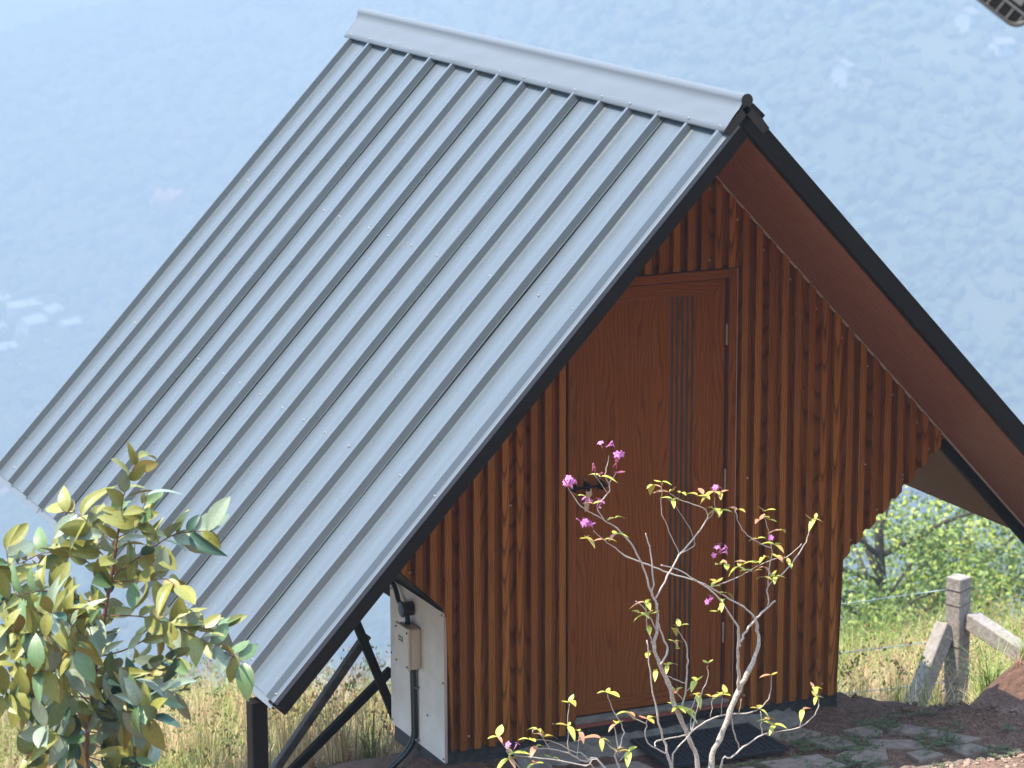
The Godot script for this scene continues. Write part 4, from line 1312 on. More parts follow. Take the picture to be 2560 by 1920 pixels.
func make_fence() -> void:
	var px := 4.25
	var pz := -2.33
	var gy := land(px, pz)
	var post := thing("fence_post", "weathered square concrete corner post standing in the soil heap", "fence post", Vector3(px, 0, pz))
	post.rotation.y = 0.35
	var st := begin()
	box(st, Vector3(0, (gy - 0.35 - 0.27) * 0.5, 0), Vector3(0.108, -0.27 - gy + 0.35, 0.108), 0.006)
	part(st, "shaft", mats.post_concrete, post)
	for yy in [-0.34, -0.43, -0.68, -0.90]:
		st = begin(true)
		var ring := PackedVector3Array()
		var rr := PackedFloat32Array()
		for q in [Vector2(-1, -1), Vector2(1, -1), Vector2(1, 1), Vector2(-1, 1), Vector2(-1, -1)]:
			ring.append(Vector3(q.x * 0.0558, yy + 0.006 * q.x, q.y * 0.0558))
			rr.append(0.0022)
		tube(st, ring, rr, 5)
		part(st, "wire_tie", mats.dusty_steel, post)
	var labels := ["pale concrete stay leaning up to the corner post beside the cabin", "whitish concrete stay sloping down from the corner post to the soil bank"]
	var ends := [[Vector3(3.74, -1.20, -2.14), Vector3(4.19, -0.57, -2.36)], [Vector3(4.31, -0.53, -2.28), Vector3(4.47, -0.72, -1.45)]]
	for k in 2:
		var s := thing("fence_stay", labels[k], "fence stay")
		st = begin()
		beam(st, ends[k][0], ends[k][1], 0.098, 0.098, Vector3(0.2, 0.1, 1), 0.006)
		part(st, "shaft", mats.post_concrete, s)
	var wm := mat(lin(0.30, 0.36, 0.42), 0.4, 0.6)
	for k in 3:
		var yy: float = [-0.35, -0.66, -0.92][k]
		var w := thing("fence_wire", ["galvanised top wire running left from the corner post", "galvanised middle wire running left from the corner post", "galvanised bottom wire running left from the corner post"][k], "wire", Vector3.ZERO, "wires of the fence behind the cabin")
		st = begin(true)
		var p := PackedVector3Array()
		var r := PackedFloat32Array()
		for i in 17:
			var t := i / 16.0
			p.append(Vector3(4.20, yy, -2.36).lerp(Vector3(2.7, yy - 1.15, -6.6), t) + Vector3(0, -0.10 * sin(PI * t), 0))
			r.append(0.0025)
		tube(st, p, r, 5)
		part(st, "strand", wm, w)
		st = begin(true)
		for i in range(1, 40):
			var t := i / 40.0
			var o := Vector3(4.20, yy, -2.36).lerp(Vector3(2.7, yy - 1.15, -6.6), t) + Vector3(0, -0.10 * sin(PI * t), 0)
			tube(st, PackedVector3Array([o + Vector3(0.012, 0.014, 0), o - Vector3(0.012, 0.014, 0)]), PackedFloat32Array([0.0018, 0.0018]), 4)
		var bb := part(st, "barbs", wm, w)
		bb.set_meta("kind", "stuff")

# an oval blade along +z, folded on its midrib and bent
func leaf_mesh(length: float, width: float, fold: float, curl: float, point: float) -> ArrayMesh:
	var st := begin(true)
	var n := 6
	var g := []
	for i in n + 1:
		var t := i / float(n)
		var w := width * 0.5 * pow(sin(PI * pow(t, point)), 0.75)
		if i == 0:
			w = width * 0.03
		var z := length * t
		var y := -curl * length * t * t
		var row := []
		for k in [-1.0, -0.5, 0.0, 0.5, 1.0]:
			row.append([Vector3(k * w, y + absf(k) * w * fold - curl * 0.15 * k * k * w, z), Vector2(k * 0.5 + 0.5, t)])
		g.append(row)
	for i in n:
		for k in 4:
			quv(st, [g[i][k][0], g[i][k + 1][0], g[i + 1][k + 1][0], g[i + 1][k][0]], [g[i][k][1], g[i][k + 1][1], g[i + 1][k + 1][1], g[i + 1][k][1]])
	return finish(st)

func stem_path(a: Array) -> Array:
	var p := PackedVector3Array()
	var r := PackedFloat32Array()
	for i in range(0, a.size(), 4):
		p.append(Vector3(a[i], a[i + 1], a[i + 2]))
		r.append(a[i + 3])
	return [p, r]

func make_shrub() -> void:
	var t := thing("flowering_shrub", "sparse pale-stemmed shrub with lime leaves and magenta flowers before the door", "shrub", Vector3(0.52, -0.1, 1.6))
	var off := -t.position
	var jit := noise(5, 9.0, 2)
	for a in SHRUB_STEMS:
		var q := stem_path(a)
		var sp := smooth_path(q[0], q[1], 4)
		for i in sp[0].size():
			var p: Vector3 = sp[0][i]
			var big: float = sp[1][i]
			sp[0][i] = p + off + Vector3(jit.get_noise_1d(p.y * 6.0 + p.x * 9.0), 0, jit.get_noise_1d(p.y * 5.0 + 50.0)) * (0.006 + big * 0.25)
			# nodes swell where leaves once stood
			sp[1][i] = 0.88 * big * (1.0 + 0.22 * maxf(0.0, jit.get_noise_1d(p.y * 14.0 + p.x * 17.0))) * (1.18 if i % 4 == 0 else 1.0)
		var st := begin(true)
		tube(st, sp[0], sp[1], 8)
		part(st, "stem", mats.bark_pale, t)
	var small := [leaf_mesh(0.040, 0.019, 0.35, 0.25, 0.9), leaf_mesh(0.042, 0.017, 0.5, 0.5, 0.9), leaf_mesh(0.034, 0.018, 0.2, -0.2, 0.9), leaf_mesh(0.044, 0.021, 0.4, 0.8, 0.9)]
	for i in range(0, SHRUB_LEAVES.size(), 4):
		var at := Vector3(SHRUB_LEAVES[i], SHRUB_LEAVES[i + 1], SHRUB_LEAVES[i + 2]) + off
		var big: int = SHRUB_LEAVES[i + 3]
		var a0 := rng.randf() * TAU
		var cnt := 3 if big else 2 + int(rng.randf() < 0.35)
		for k in cnt:
			var a := a0 + TAU * k / cnt + rng.randf_range(-0.4, 0.4)
			var d := Vector3(cos(a), rng.randf_range(-0.15, 0.65), sin(a)).normalized()
			var s := rng.randf_range(0.85, 1.35) * (1.45 if big and k == 0 else 1.0)
			var pick := rng.randf()
			var o := put(small[rng.randi() % 4], "leaf", mats.leaf_lime if pick < 0.66 else (mats.leaf_gold if pick < 0.88 else mats.leaf_pink), t)
			o.transform = Transform3D(Basis.looking_at(-d, Vector3.UP).scaled(Vector3.ONE * s), at)
	var fm := flower_mesh(5)
	var bud := flower_mesh(0)
	var n := 0
	for i in range(0, SHRUB_FLOWERS.size(), 4):
		var at := Vector3(SHRUB_FLOWERS[i], SHRUB_FLOWERS[i + 1], SHRUB_FLOWERS[i + 2]) + off
		var cnt: int = int(SHRUB_FLOWERS[i + 3] * 1.5)
		n += 1
		for k in cnt:
			var d := Vector3(rng.randf_range(-1, 1), rng.randf_range(0.0, 1.0), rng.randf_range(-0.3, 1.0)).normalized()
			var deep_toned := n in [4, 5]
			var o := put(bud if (k % 3 == 2 or deep_toned) else fm, "flower", mats.petal_old if deep_toned else mats.petal, t)
			o.transform = Transform3D(axis_basis(d).scaled(Vector3.ONE * rng.randf_range(1.1, 1.5)), at + Vector3(rng.randf_range(-1, 1), rng.randf_range(-1, 1), rng.randf_range(-1, 1)) * 0.012)

# a slim tube opening into petals, along +y
func flower_mesh(petals: int) -> ArrayMesh:
	var st := begin(true)
	tube(st, PackedVector3Array([Vector3.ZERO, Vector3(0, 0.012, 0), Vector3(0, 0.022, 0)]), PackedFloat32Array([0.0011, 0.0016, 0.0024]), 6)
	if petals == 0:
		tube(st, PackedVector3Array([Vector3(0, 0.022, 0), Vector3(0, 0.026, 0), Vector3(0, 0.030, 0)]), PackedFloat32Array([0.0024, 0.003, 0.0006]), 6)
	for k in petals:
		var a := TAU * k / petals
		var d := Vector3(cos(a), 0, sin(a))
		var s := Vector3(-sin(a), 0, cos(a))
		var o := Vector3(0, 0.022, 0)
		quad(st, o - s * 0.0015, o + d * 0.005 - s * 0.0042 + Vector3(0, 0.002, 0), o + d * 0.005 + s * 0.0042 + Vector3(0, 0.002, 0), o + s * 0.0015)
		quad(st, o + d * 0.005 - s * 0.0042 + Vector3(0, 0.002, 0), o + d * 0.0115 - s * 0.002 + Vector3(0, 0.0005, 0), o + d * 0.0115 + s * 0.002 + Vector3(0, 0.0005, 0), o + d * 0.005 + s * 0.0042 + Vector3(0, 0.002, 0))
	return finish(st)

func make_bush() -> void:
	var gy := land(-2.4, 2.2)
	var t := thing("leafy_bush", "broad-leaved olive green bush standing before the left eave", "bush", Vector3(-2.36, gy, 2.2))
	var off := -t.position
	var leaves := []
	for v in [[0.088, 0.045, 0.18, 0.18, 0.88], [0.080, 0.044, 0.3, 0.35, 0.9], [0.098, 0.045, 0.35, 0.10, 0.9], [0.076, 0.042, 0.12, -0.12, 0.95], [0.092, 0.034, 0.6, 0.45, 0.9], [0.084, 0.047, 0.22, 0.6, 0.88], [0.060, 0.030, 0.25, 0.3, 0.9], [0.094, 0.036, 0.8, 0.7, 0.9]]:
		leaves.append(leaf_mesh(v[0], v[1], v[2], v[3], v[4]))
	var kinds := [mats.leaf_olive, mats.leaf_green, mats.leaf_deep, mats.leaf_grey, mats.leaf_rust]
	var extra := {}
	for m in kinds:
		extra[m] = begin(true)
	var n := 0
	var made := 0
	for a in BUSH_STEMS:
		var q := stem_path(a)
		if n == 0:
			q[0].insert(0, Vector3(-2.36, gy - 0.1, 2.2))
			q[1].insert(0, 0.011)
		var sp := smooth_path(q[0], q[1], 4)
		for i in sp[0].size():
			sp[0][i] += off
		var st := begin(true)
		tube(st, sp[0], sp[1], 7)
		part(st, "stem", mats.bark_red, t)
		# leaves stand alternately along each twig
		var run := 0.0
		var total := 0.0
		for i in range(1, sp[0].size()):
			total += sp[0][i].distance_to(sp[0][i - 1])
		var next := total * (0.22 if n > 0 else 0.55)
		var side := 1.0
		for i in range(1, sp[0].size()):
			var seg: float = sp[0][i].distance_to(sp[0][i - 1])
			while next < run + seg:
				var p: Vector3 = sp[0][i - 1].lerp(sp[0][i], (next - run) / seg)
				var d: Vector3 = (sp[0][i] - sp[0][i - 1]).normalized()
				side = -side
				var sw := d.cross(Vector3(0.35, 0.2, 0.9)).normalized() * side
				var dir := (d * rng.randf_range(0.2, 0.8) + sw * rng.randf_range(0.4, 1.0) + Vector3(rng.randf_range(-0.5, 0.5), rng.randf_range(-0.35, 0.55), rng.randf_range(-0.6, 0.8))).normalized()
				var upv := Vector3(rng.randf_range(-0.9, 0.4), rng.randf_range(0.0, 0.9), rng.randf_range(-0.2, 1.1)).normalized()
				var x := rng.randf()
				# shoots low on the bush carry more of the deep green leaves
				var deep_toned: bool = n in [8, 9, 10, 12, 13, 20, 22, 23, 24, 25, 26, 27]
				var m: Material
				if deep_toned:
					m = kinds[2] if x < 0.24 else (kinds[1] if x < 0.50 else (kinds[3] if x < 0.76 else (kinds[4] if x < 0.81 else kinds[0])))
				else:
					m = kinds[0] if x < 0.62 else (kinds[1] if x < 0.76 else (kinds[3] if x < 0.93 else (kinds[4] if x < 0.97 else kinds[2])))
				var sc := rng.randf_range(0.9, 1.55)
				if n == 0 and i > sp[0].size() - 6:
					sc *= 0.8
				var place := Transform3D(Basis.looking_at(-dir, upv).scaled(Vector3.ONE * sc), p)
				var shape: ArrayMesh = leaves[rng.randi() % leaves.size()]
				if made % 2 == 0 and made < 590:
					put(shape, "leaf", m, t).transform = place
				else:
					extra[m].append_from(shape, 0, place)
				made += 1
				next += rng.randf_range(0.015, 0.024)
			run += seg
		n += 1
	var rest := ArrayMesh.new()
	for m in kinds:
		extra[m].set_material(m)
		extra[m].commit(rest)
	var fo := put(rest, "foliage", null, t)
	fo.set_meta("kind", "stuff")

func tuft_mesh(blades: int, h0: float, h1: float, spread: float, width: float, heads: bool, seed_: int) -> ArrayMesh:
	var r := RandomNumberGenerator.new()
	r.seed = seed_
	var st := begin(true)
	for b in blades:
		var a := r.randf() * TAU
		var d := Vector3(cos(a), 0, sin(a))
		var s := Vector3(-sin(a), 0, cos(a))
		var h := r.randf_range(h0, h1)
		var o := d * r.randf() * 0.05 + s * r.randf_range(-0.03, 0.03)
		var lean := r.randf_range(0.1, 1.0) * spread
		var prev := []
		for k in 6:
			var t := k / 5.0
			var c := o + d * lean * h * t * t + Vector3.UP * h * (t - 0.45 * lean * t * t)
			var w := width * (1.0 - 0.9 * t) * 0.5
			if prev:
				quad(st, prev[0], prev[1], c + s * w, c - s * w)
			prev = [c - s * w, c + s * w]
		if heads and b % 3 == 0:
			var c := o + d * lean * h + Vector3.UP * h * (1.0 - 0.45 * lean)
			for k in 4:
				var e := c + Vector3(r.randf_range(-1, 1), r.randf_range(-1.5, 1.0), r.randf_range(-1, 1)) * 0.02
				quad(st, e, e + s * 0.005 + d * 0.004, e + Vector3(0, 0.016, 0), e - s * 0.005 - d * 0.004)
	return finish(st)

func make_grass() -> void:
	var gm := mat(Color.WHITE, 0.6)
	gm.vertex_color_use_as_albedo = true
	gm.backlight = Color(0.6, 0.6, 0.35)
	var tm := [tuft_mesh(30, 0.18, 0.42, 1.0, 0.006, false, 1), tuft_mesh(26, 0.30, 0.58, 0.8, 0.005, true, 2), tuft_mesh(30, 0.10, 0.26, 1.5, 0.005, false, 3)]
	var lists := [[], [], []]
	var straw := Color(0.55, 0.42, 0.22)
	var tan_ := Color(0.36, 0.20, 0.11)
	var green := Color(0.15, 0.21, 0.035)
	var lime := Color(0.28, 0.32, 0.065)
	for k in 6400:
		var near := k < 1500
		var x := 0.0
		var z := 0.0
		if near:
			x = rng.randf_range(-4.2, -0.75)
			z = rng.randf_range(-4.0, 0.1)
		else:
			var s := rng.randf_range(15.6, 23.2)
			var q := rng.randf_range(-4.6, 4.8)
			x = s * FWD.x - q * FWD.y - 5.24
			z = s * FWD.y + q * FWD.x + 12.32
			if z > -1.4 or (x > 3.3 and x < 4.5 and z > -3.0 and rng.randf() < 0.8):
				continue
		if near and z > -0.5 and x > -1.5:
			continue
		var nn := n_ground.get_noise_2d(x * 0.4 + 9.0, z * 0.4)
		var g := clampf((0.34 if x < 2.6 else 0.62) + nn * 1.5, 0.05, 0.95)
		var c := straw.lerp(tan_, rng.randf()) if rng.randf() > g else green.lerp(lime, rng.randf())
		var kind := rng.randi() % 3
		var s2 := rng.randf_range(0.75, 1.2)
		if near:
			s2 *= 0.9
			if kind == 1:
				kind = 2
		lists[kind].append([Transform3D(Basis(Vector3.UP, rng.randf() * TAU).scaled(Vector3.ONE * s2), Vector3(x, land(x, z) - 0.02, z)), c.lerp(c * 1.3, rng.randf())])
	var names := ["meadow_grass", "seeding_grass", "short_dry_grass"]
	var labels := ["green and straw-coloured meadow grass on the slope around the cabin", "taller seeding grass on the slope behind the cabin", "short matted dry grass on the slope under the eave"]
	for k in 3:
		var o := scatter(tm[k], lists[k], names[k], gm)
		tag(o, labels[k], "grass", "", "stuff")
	# one long-bladed clump beside the corner post
	var clump := thing("grass_clump", "fresh green long-bladed grass clump beside the concrete corner post", "grass clump", Vector3(4.10, land(4.10, -1.75) - 0.02, -1.75))
	var cm := mat(lin(0.22, 0.30, 0.07), 0.5)
	cm.backlight = Color(0.7, 0.8, 0.3)
	put(tuft_mesh(70, 0.22, 0.46, 1.25, 0.007, false, 8), "blades", cm, clump)
	var dry := thing("dry_weed", "dry grey-green weed with thin stalks leaning against the corner post", "weed", Vector3(4.12, land(4.12, -2.05) - 0.02, -2.05))
	var dm := mat(lin(0.34, 0.30, 0.17), 0.7)
	dm.backlight = Color(0.5, 0.5, 0.3)
	put(tuft_mesh(26, 0.25, 0.48, 0.9, 0.005, true, 12), "stalks", dm, dry)

func tree(called: String, label: String, at: Vector3, h: float, crown: float, tones: Array, seed_: int, group: String, leaf := 0.10, count := 5200) -> void:
	var r := RandomNumberGenerator.new()
	r.seed = seed_
	var t := thing(called, label, "tree", at, group)
	var st := begin(true)
	var tips := []
	var top := Vector3(r.randf_range(-0.3, 0.3), h * 0.62, r.randf_range(-0.3, 0.3))
	var tp := smooth_path(PackedVector3Array([Vector3(0, -0.3, 0), Vector3(0.08, h * 0.25, 0.05), top * Vector3(0.5, 0.7, 0.5), top]), PackedFloat32Array([h * 0.022, h * 0.017, h * 0.013, h * 0.008]), 4)
	tube(st, tp[0], tp[1], 8)
	for k in 11:
		var t0 := 0.45 + 0.55 * k / 11.0
		var o: Vector3 = tp[0][int(t0 * (tp[0].size() - 1))]
		var a := k * 2.4 + r.randf()
		var d := Vector3(cos(a), r.randf_range(0.25, 0.9), sin(a)).normalized()
		var e := o + d * crown * r.randf_range(0.6, 1.05)
		tube(st, PackedVector3Array([o, o.lerp(e, 0.5) + Vector3(0, 0.08, 0), e]), PackedFloat32Array([h * 0.007, h * 0.005, h * 0.002]), 6)
		tips.append(e)
		tips.append(o.lerp(e, 0.6) + Vector3(r.randf_range(-0.2, 0.2), 0.15, r.randf_range(-0.2, 0.2)) * crown)
	part(st, "trunk", mats.bark_dark, t)
	var v := PackedVector3Array()
	var c := PackedColorArray()
	var idx := PackedInt32Array()
	for k in count:
		var tip: Vector3 = tips[r.randi() % tips.size()]
		var dv := Vector3(r.randfn(), r.randfn() * 0.7, r.randfn()) * crown * 0.15
		var p := tip + dv
		var x := Vector3(r.randfn(), r.randfn(), r.randfn()).normalized()
		var y := x.cross(Vector3(r.randfn(), r.randfn(), r.randfn())).normalized()
		var s := leaf * r.randf_range(0.6, 1.2)
		var b := v.size()
		v.append_array([p - x * s * 0.5, p + y * s * 0.28, p + x * s * 0.5, p - y * s * 0.28])
		var col: Color = tones[r.randi() % tones.size()]
		col = col * r.randf_range(0.8, 1.25)
		c.append_array([col, col, col, col])
		idx.append_array([b, b + 1, b + 2, b, b + 2, b + 3])
	var arr := []
	arr.resize(Mesh.ARRAY_MAX)
	arr[Mesh.ARRAY_VERTEX] = v
	arr[Mesh.ARRAY_COLOR] = c
	arr[Mesh.ARRAY_INDEX] = idx
	var m := ArrayMesh.new()
	m.add_surface_from_arrays(Mesh.PRIMITIVE_TRIANGLES, arr)
	var st2 := SurfaceTool.new()
	st2.create_from(m, 0)
	st2.generate_normals()
	put(st2.commit(), "crown", mats.tree_leaf, t)

func at_valley(q: float, s: float) -> Vector3:
	var x := s * FWD.x - q * FWD.y - 5.24
	var z := s * FWD.y + q * FWD.x + 12.32
	return Vector3(x, land(x, z), z)

func make_trees() -> void:
	mats.tree_leaf = mat(Color.WHITE, 0.55)
	mats.tree_leaf.vertex_color_use_as_albedo = true
	mats.tree_leaf.backlight = Color(0.6, 0.7, 0.3)
	var fresh := [Color(0.13, 0.20, 0.022), Color(0.24, 0.30, 0.035), Color(0.36, 0.38, 0.055)]
	var mid := [Color(0.07, 0.12, 0.02), Color(0.14, 0.20, 0.03), Color(0.23, 0.27, 0.045)]
	var brown := [Color(0.17, 0.13, 0.06), Color(0.13, 0.14, 0.05), Color(0.22, 0.17, 0.08)]
	var g := "trees below the brow behind the cabin"
	var spots := [
		[4.35, 34.0, 5.6, 1.9, fresh, "fresh_tree", "fresh yellow-green tree just behind the flared wall corner", 1],
		[5.55, 37.0, 5.9, 1.9, fresh, "fresh_tree", "fresh yellow-green tree with a dark slim trunk above the concrete post", 2],
		[3.75, 31.0, 3.0, 1.2, mid, "green_tree", "mid green rounded tree low behind the meadow by the cabin wall", 3],
		[6.3, 34.0, 4.6, 1.6, mid, "green_tree", "mid green tree spreading beyond the concrete stay", 4],
		[6.2, 43.0, 5.9, 1.6, brown, "brown_tree", "thin brownish tree in the gap behind the concrete post", 5],
		[4.9, 46.0, 8.2, 2.0, mid, "green_tree", "taller mid green tree farthest down the slope behind the meadow", 6]]
	for q in spots:
		var p := at_valley(q[0], q[1])
		tree(q[5], q[6], p, q[2], q[3], q[4], q[7], g, 0.072, 6800)

func make_far_side() -> void:
	# the wood on the far mountainside reads as one mass of crowns
	var fm := mat(Color.WHITE, 1.0)
	fm.vertex_color_use_as_albedo = true
	var crowns := [lump(10, 7, 21, 0.42), lump(10, 7, 22, 0.5)]
	var lists := [[], []]
	for k in 38000:
		var s := rng.randf_range(720.0, 2050.0)
		var q := rng.randf_range(-0.19, 0.19) * s
		var n := n_far.get_noise_2d(q * 2.0, s * 2.0)
		if n < -0.28 and rng.randf() < 0.75:
			continue
		var p := at_valley(q, s)
		var z := rng.randf_range(2.0, 4.6) * (1.0 + 0.3 * n) * lerpf(0.55, 1.0, smoothstep(850.0, 1500.0, s))
		var tone := Color(0.055, 0.08, 0.035).lerp(Color(0.095, 0.115, 0.05), rng.randf())
		if n > 0.2 and rng.randf() < 0.3:
			tone = Color(0.12, 0.105, 0.065)
		lists[k % 2].append([Transform3D(Basis(Vector3.UP, rng.randf() * TAU).scaled(Vector3(z, z * rng.randf_range(0.8, 1.4), z)), p + Vector3(0, z * 0.55 - 1.0, 0)), tone])
	for k in 2:
		var o := scatter(crowns[k], lists[k], ["hillside_forest", "mixed_forest"][k], fm)
		tag(o, ["mixed forest covering the hazy mountainside", "forest crowns filling in the hazy valley"][k], "forest", "", "stuff")
	# unseen wood added above the garden to block low sky light
	var above := []
	for k in 900:
		var x := rng.randf_range(-72.0, 72.0)
		var z := rng.randf_range(24.0, 94.0)
		var s := rng.randf_range(2.0, 4.2)
		above.append([Transform3D(Basis(Vector3.UP, rng.randf() * TAU).scaled(Vector3(s, s * rng.randf_range(1.0, 1.6), s)), Vector3(x, land(x, z) + s * 0.8, z)), Color(0.045, 0.075, 0.03).lerp(Color(0.11, 0.13, 0.055), rng.randf())])
	var uf := scatter(crowns[1], above, "added_forest", fm)
	tag(uf, "unseen wood added on the slope above the garden to block low sky", "forest", "", "stuff")
	# one big russet crown among the green ones
	for q in [[-182.0, 1600.0, 9.0], [-178.0, 1606.0, 6.5]]:
		var p := at_valley(q[0], q[1])
		var rt := thing("russet_tree", ["large russet-crowned tree among the green forest on the far mountainside", "smaller russet-crowned tree tucked behind the large russet one"][int(q[2] < 8.0)], "tree", p, "russet trees on the mountainside")
		var st := begin(true)
		tube(st, PackedVector3Array([Vector3(0, -2, 0), Vector3(0, q[2], 0)]), PackedFloat32Array([0.6, 0.35]), 6)
		part(st, "trunk", mats.bark_dark, rt)
		var cr := put(crowns[0], "crown", mat(lin(0.34, 0.19, 0.12), 1.0), rt)
		cr.transform = Transform3D(Basis.IDENTITY.scaled(Vector3(q[2], q[2] * 0.8, q[2])), Vector3(0, q[2] * 0.9, 0))
	# village: white houses with pale roofs on terraces
	mats.house_white = mat(lin(0.40, 0.385, 0.365), 0.8)
	mats.house_roof = mat(lin(0.46, 0.45, 0.43), 0.7)
	mats.house_tan = mat(lin(0.24, 0.205, 0.18), 0.8)
	mats.house_red = mat(lin(0.42, 0.22, 0.16), 0.8)
	mats.house_dark = mat(lin(0.05, 0.055, 0.065), 0.5)
	var vg := "houses of the far village"
	var hs := [
		[34, 800, 1535, 11, 7, 1, 0.2, "small white house, uppermost on the left of the far village"],
		[66, 826, 1522, 8, 7, 2, -0.3, "narrow two-storey white house in the middle of the far village"],
		[22, 848, 1505, 12, 7, 1, 0.5, "long low white house below the uppermost one in the far village"],
		[104, 868, 1500, 13, 9, 3, 0.1, "three-storey white block with terraces in the far village"],
		[108, 838, 1530, 12, 7, 1, -0.2, "white house on the rise above the three-storey block"],
		[150, 852, 1518, 13, 8, 2, 0.35, "grey-white house with a peaked roof right of the three-storey block"],
		[205, 858, 1512, 16, 6, 1, 0.0, "long white shed at the right end of the far village"],
		[30, 885, 1482, 14, 7, 1, -0.1, "low white house at the foot of the far village"],
		[130, 886, 1480, 7, 6, 1, 0.3, "tiny white house below the three-storey block"],
		[10, 862, 1498, 7, 6, 2, 0.8, "small white house at the left end of the far village"]]
	for h in hs:
		house(h, mats.house_roof, vg)
	for h in [[40, 1286, 1120, 9, 6, 1, 0.2, "pinkish roofed house down in the valley below the left eave"], [72, 1305, 1105, 8, 6, 1, -0.4, "pinkish roofed house beside another on the valley floor"], [15, 1175, 1210, 8, 6, 1, 0.3, "pale house on the valley floor near the roof corner"]]:
		house(h, mats.house_red, "houses on the valley floor")
	for h in [[2370, 100, 1170, 9, 6, 2, 0.2, "pale house high on the right-hand mountainside"], [1800, 205, 1140, 13, 6, 1, 0.0, "long pale house just above the ridge end"], [2075, 205, 1140, 7, 6, 2, 0.3, "pale house alone on the slope right of the ridge"], [2455, 160, 1155, 8, 6, 1, -0.3, "low pale house below the high one on the mountainside"], [1840, 190, 1147, 6, 5, 2, 0.4, "small pale house behind the long one above the ridge end"]]:
		house(h, mats.house_tan, "houses on the right-hand mountainside")

# a gabled house with windows, door and chimney: u, v say which way it lies from the garden
func house(h: Array, roof_m: Material, group: String) -> void:
	var s: float = h[2]
	var p := at_valley((h[0] - 1280.0) / 7659.0 * s / 0.96, s)
	var w: float = h[3]
	var d: float = h[4]
	var tall: float = 3.0 * h[5]
	var t := thing("house", h[7], "house", p, group)
	t.rotation.y = 0.42 + h[6]
	var st := begin()
	box(st, Vector3(0, tall * 0.5 - 1.0, 0), Vector3(w, tall + 2.0, d), 0.05)
	part(st, "wall", mats.house_white, t)
	st = begin()
	var rh := d * 0.33
	var e := 0.7
	for sg in [-1, 1]:
		slab(st, Vector3(-w * 0.5 - e, tall + rh, 0), Vector3(w * 0.5 + e, tall + rh, 0), Vector3(w * 0.5 + e, tall - 0.3, sg * (d * 0.5 + e)), Vector3(-w * 0.5 - e, tall - 0.3, sg * (d * 0.5 + e)), Vector3(0, 0.25, 0))
	var rf := part(st, "roof", roof_m, t)
	st = begin()
	for sg in [-1, 1]:
		tri(st, Vector3(sg * w * 0.5, tall, -d * 0.5), Vector3(sg * w * 0.5, tall + rh - 0.1, 0), Vector3(sg * w * 0.5, tall, d * 0.5))
	part(st, "gable", mats.house_white, t)
	for fl in int(h[5]):
		var cnt := int(w / 3.2)
		for k in cnt:
			st = begin()
			box(st, Vector3(-w * 0.5 + w * (k + 0.5) / cnt, 1.5 + 3.0 * fl, d * 0.5 + 0.03), Vector3(1.3, 1.3, 0.12), 0.02)
			part(st, "window", mats.house_dark, t)
		if fl > 0:
			st = begin()
			box(st, Vector3(0, 3.0 * fl - 0.1, d * 0.5 + 0.6), Vector3(w, 0.25, 1.2), 0.02)
			part(st, "balcony", mats.house_white, t)

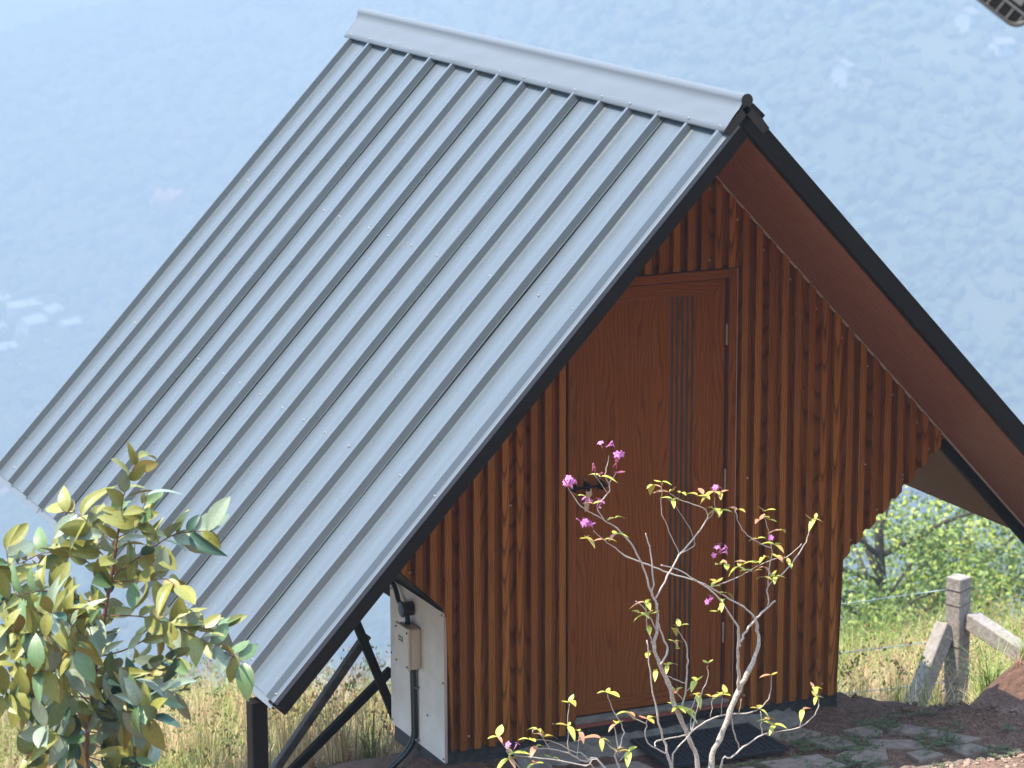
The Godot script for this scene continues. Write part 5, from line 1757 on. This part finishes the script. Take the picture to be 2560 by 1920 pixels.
func make_lamp() -> void:
	# flat lamp head hanging into the top right corner; its pole stands outside the frame
	var cam := Basis.from_euler(Vector3(-0.2139, -0.4248, -0.0028))
	var c := Vector3(-1.321, 4.135, 6.348)
	var t := thing("garden_lamp", "dark-rimmed flat lamp head on a pole, its lens grid turned to the garden", "lamp", Vector3(c.x + 0.30, land(c.x + 0.30, 6.30), 6.30))
	var off := c - t.position
	var bs := cam * Basis(Vector3(0, 0, 1), deg_to_rad(-38.0)) * Basis(Vector3(1, 0, 0), 0.25)
	var w := 0.17
	var h := 0.13
	var rad := 0.035
	var outline := []
	for k in 4:
		var cx: float = [1, -1, -1, 1][k] * (w - rad)
		var cy: float = [1, 1, -1, -1][k] * (h - rad)
		for i in 7:
			var a := PI * 0.5 * (k + i / 6.0)
			outline.append(Vector2(cx + cos(a) * rad, cy + sin(a) * rad))
	var ring := func(st: SurfaceTool, k0: float, z0: float, k1: float, z1: float) -> void:
		for i in outline.size():
			var a: Vector2 = outline[i]
			var b: Vector2 = outline[(i + 1) % outline.size()]
			var sh := func(p: Vector2, k: float, z: float) -> Vector3:
				return off + bs * Vector3(p.x - signf(p.x) * k, p.y - signf(p.y) * k, z)
			quad(st, sh.call(a, k0, z0), sh.call(b, k0, z0), sh.call(b, k1, z1), sh.call(a, k1, z1))
	var st := begin(true)
	ring.call(st, 0.0, -0.03, 0.0, 0.006)
	ring.call(st, 0.0, 0.006, 0.005, 0.010)
	ring.call(st, 0.005, 0.010, 0.008, 0.002)
	part(st, "rim", mat(lin(0.06, 0.055, 0.05), 0.5), t)
	st = begin()
	for i in outline.size():
		var a: Vector2 = outline[i] * 0.97
		var b: Vector2 = outline[(i + 1) % outline.size()] * 0.97
		tri(st, off + bs * Vector3(0, 0, -0.004), off + bs * Vector3(a.x, a.y, -0.004), off + bs * Vector3(b.x, b.y, -0.004))
		tri(st, off + bs * Vector3(0, 0, -0.03), off + bs * Vector3(a.x, a.y, -0.03), off + bs * Vector3(b.x, b.y, -0.03))
	part(st, "backplate", mats.black_plastic, t)
	for k in 12:
		st = begin()
		box(st, off + bs * Vector3(-w + 0.02 + 0.0275 * k, -h + 0.022, 0.0), Vector3(0.003, 0.030, 0.006), 0.0005, bs)
		part(st, "divider", mats.zinc, t)
	st = begin()
	box(st, off + bs * Vector3(0, -h + 0.040, 0.001), Vector3(2 * w - 0.03, 0.0045, 0.007), 0.001, bs)
	part(st, "divider", mats.zinc, t)
	for k in 4:
		st = begin()
		box(st, off + bs * Vector3(-0.105 + 0.07 * k, -h + 0.085, 0.0), Vector3(0.060, 0.070, 0.004), 0.002, bs)
		var rf := part(st, "reflector", mats.zinc, t)
		st = begin(true)
		tube(st, PackedVector3Array([off + bs * Vector3(-0.105 + 0.07 * k, -h + 0.085, 0.002), off + bs * Vector3(-0.105 + 0.07 * k, -h + 0.085, 0.006)]), PackedFloat32Array([0.012, 0.010]), 12)
		part(st, "lens", mats.cream, rf)
	st = begin(true)
	tube(st, PackedVector3Array([Vector3(0, -0.2, 0), Vector3(0, off.y - 0.10, 0), Vector3(-0.05, off.y, 0), off + bs * Vector3(0, 0, -0.03)]), PackedFloat32Array([0.03, 0.03, 0.025, 0.02]), 12)
	part(st, "pole", mats.dusty_steel, t)
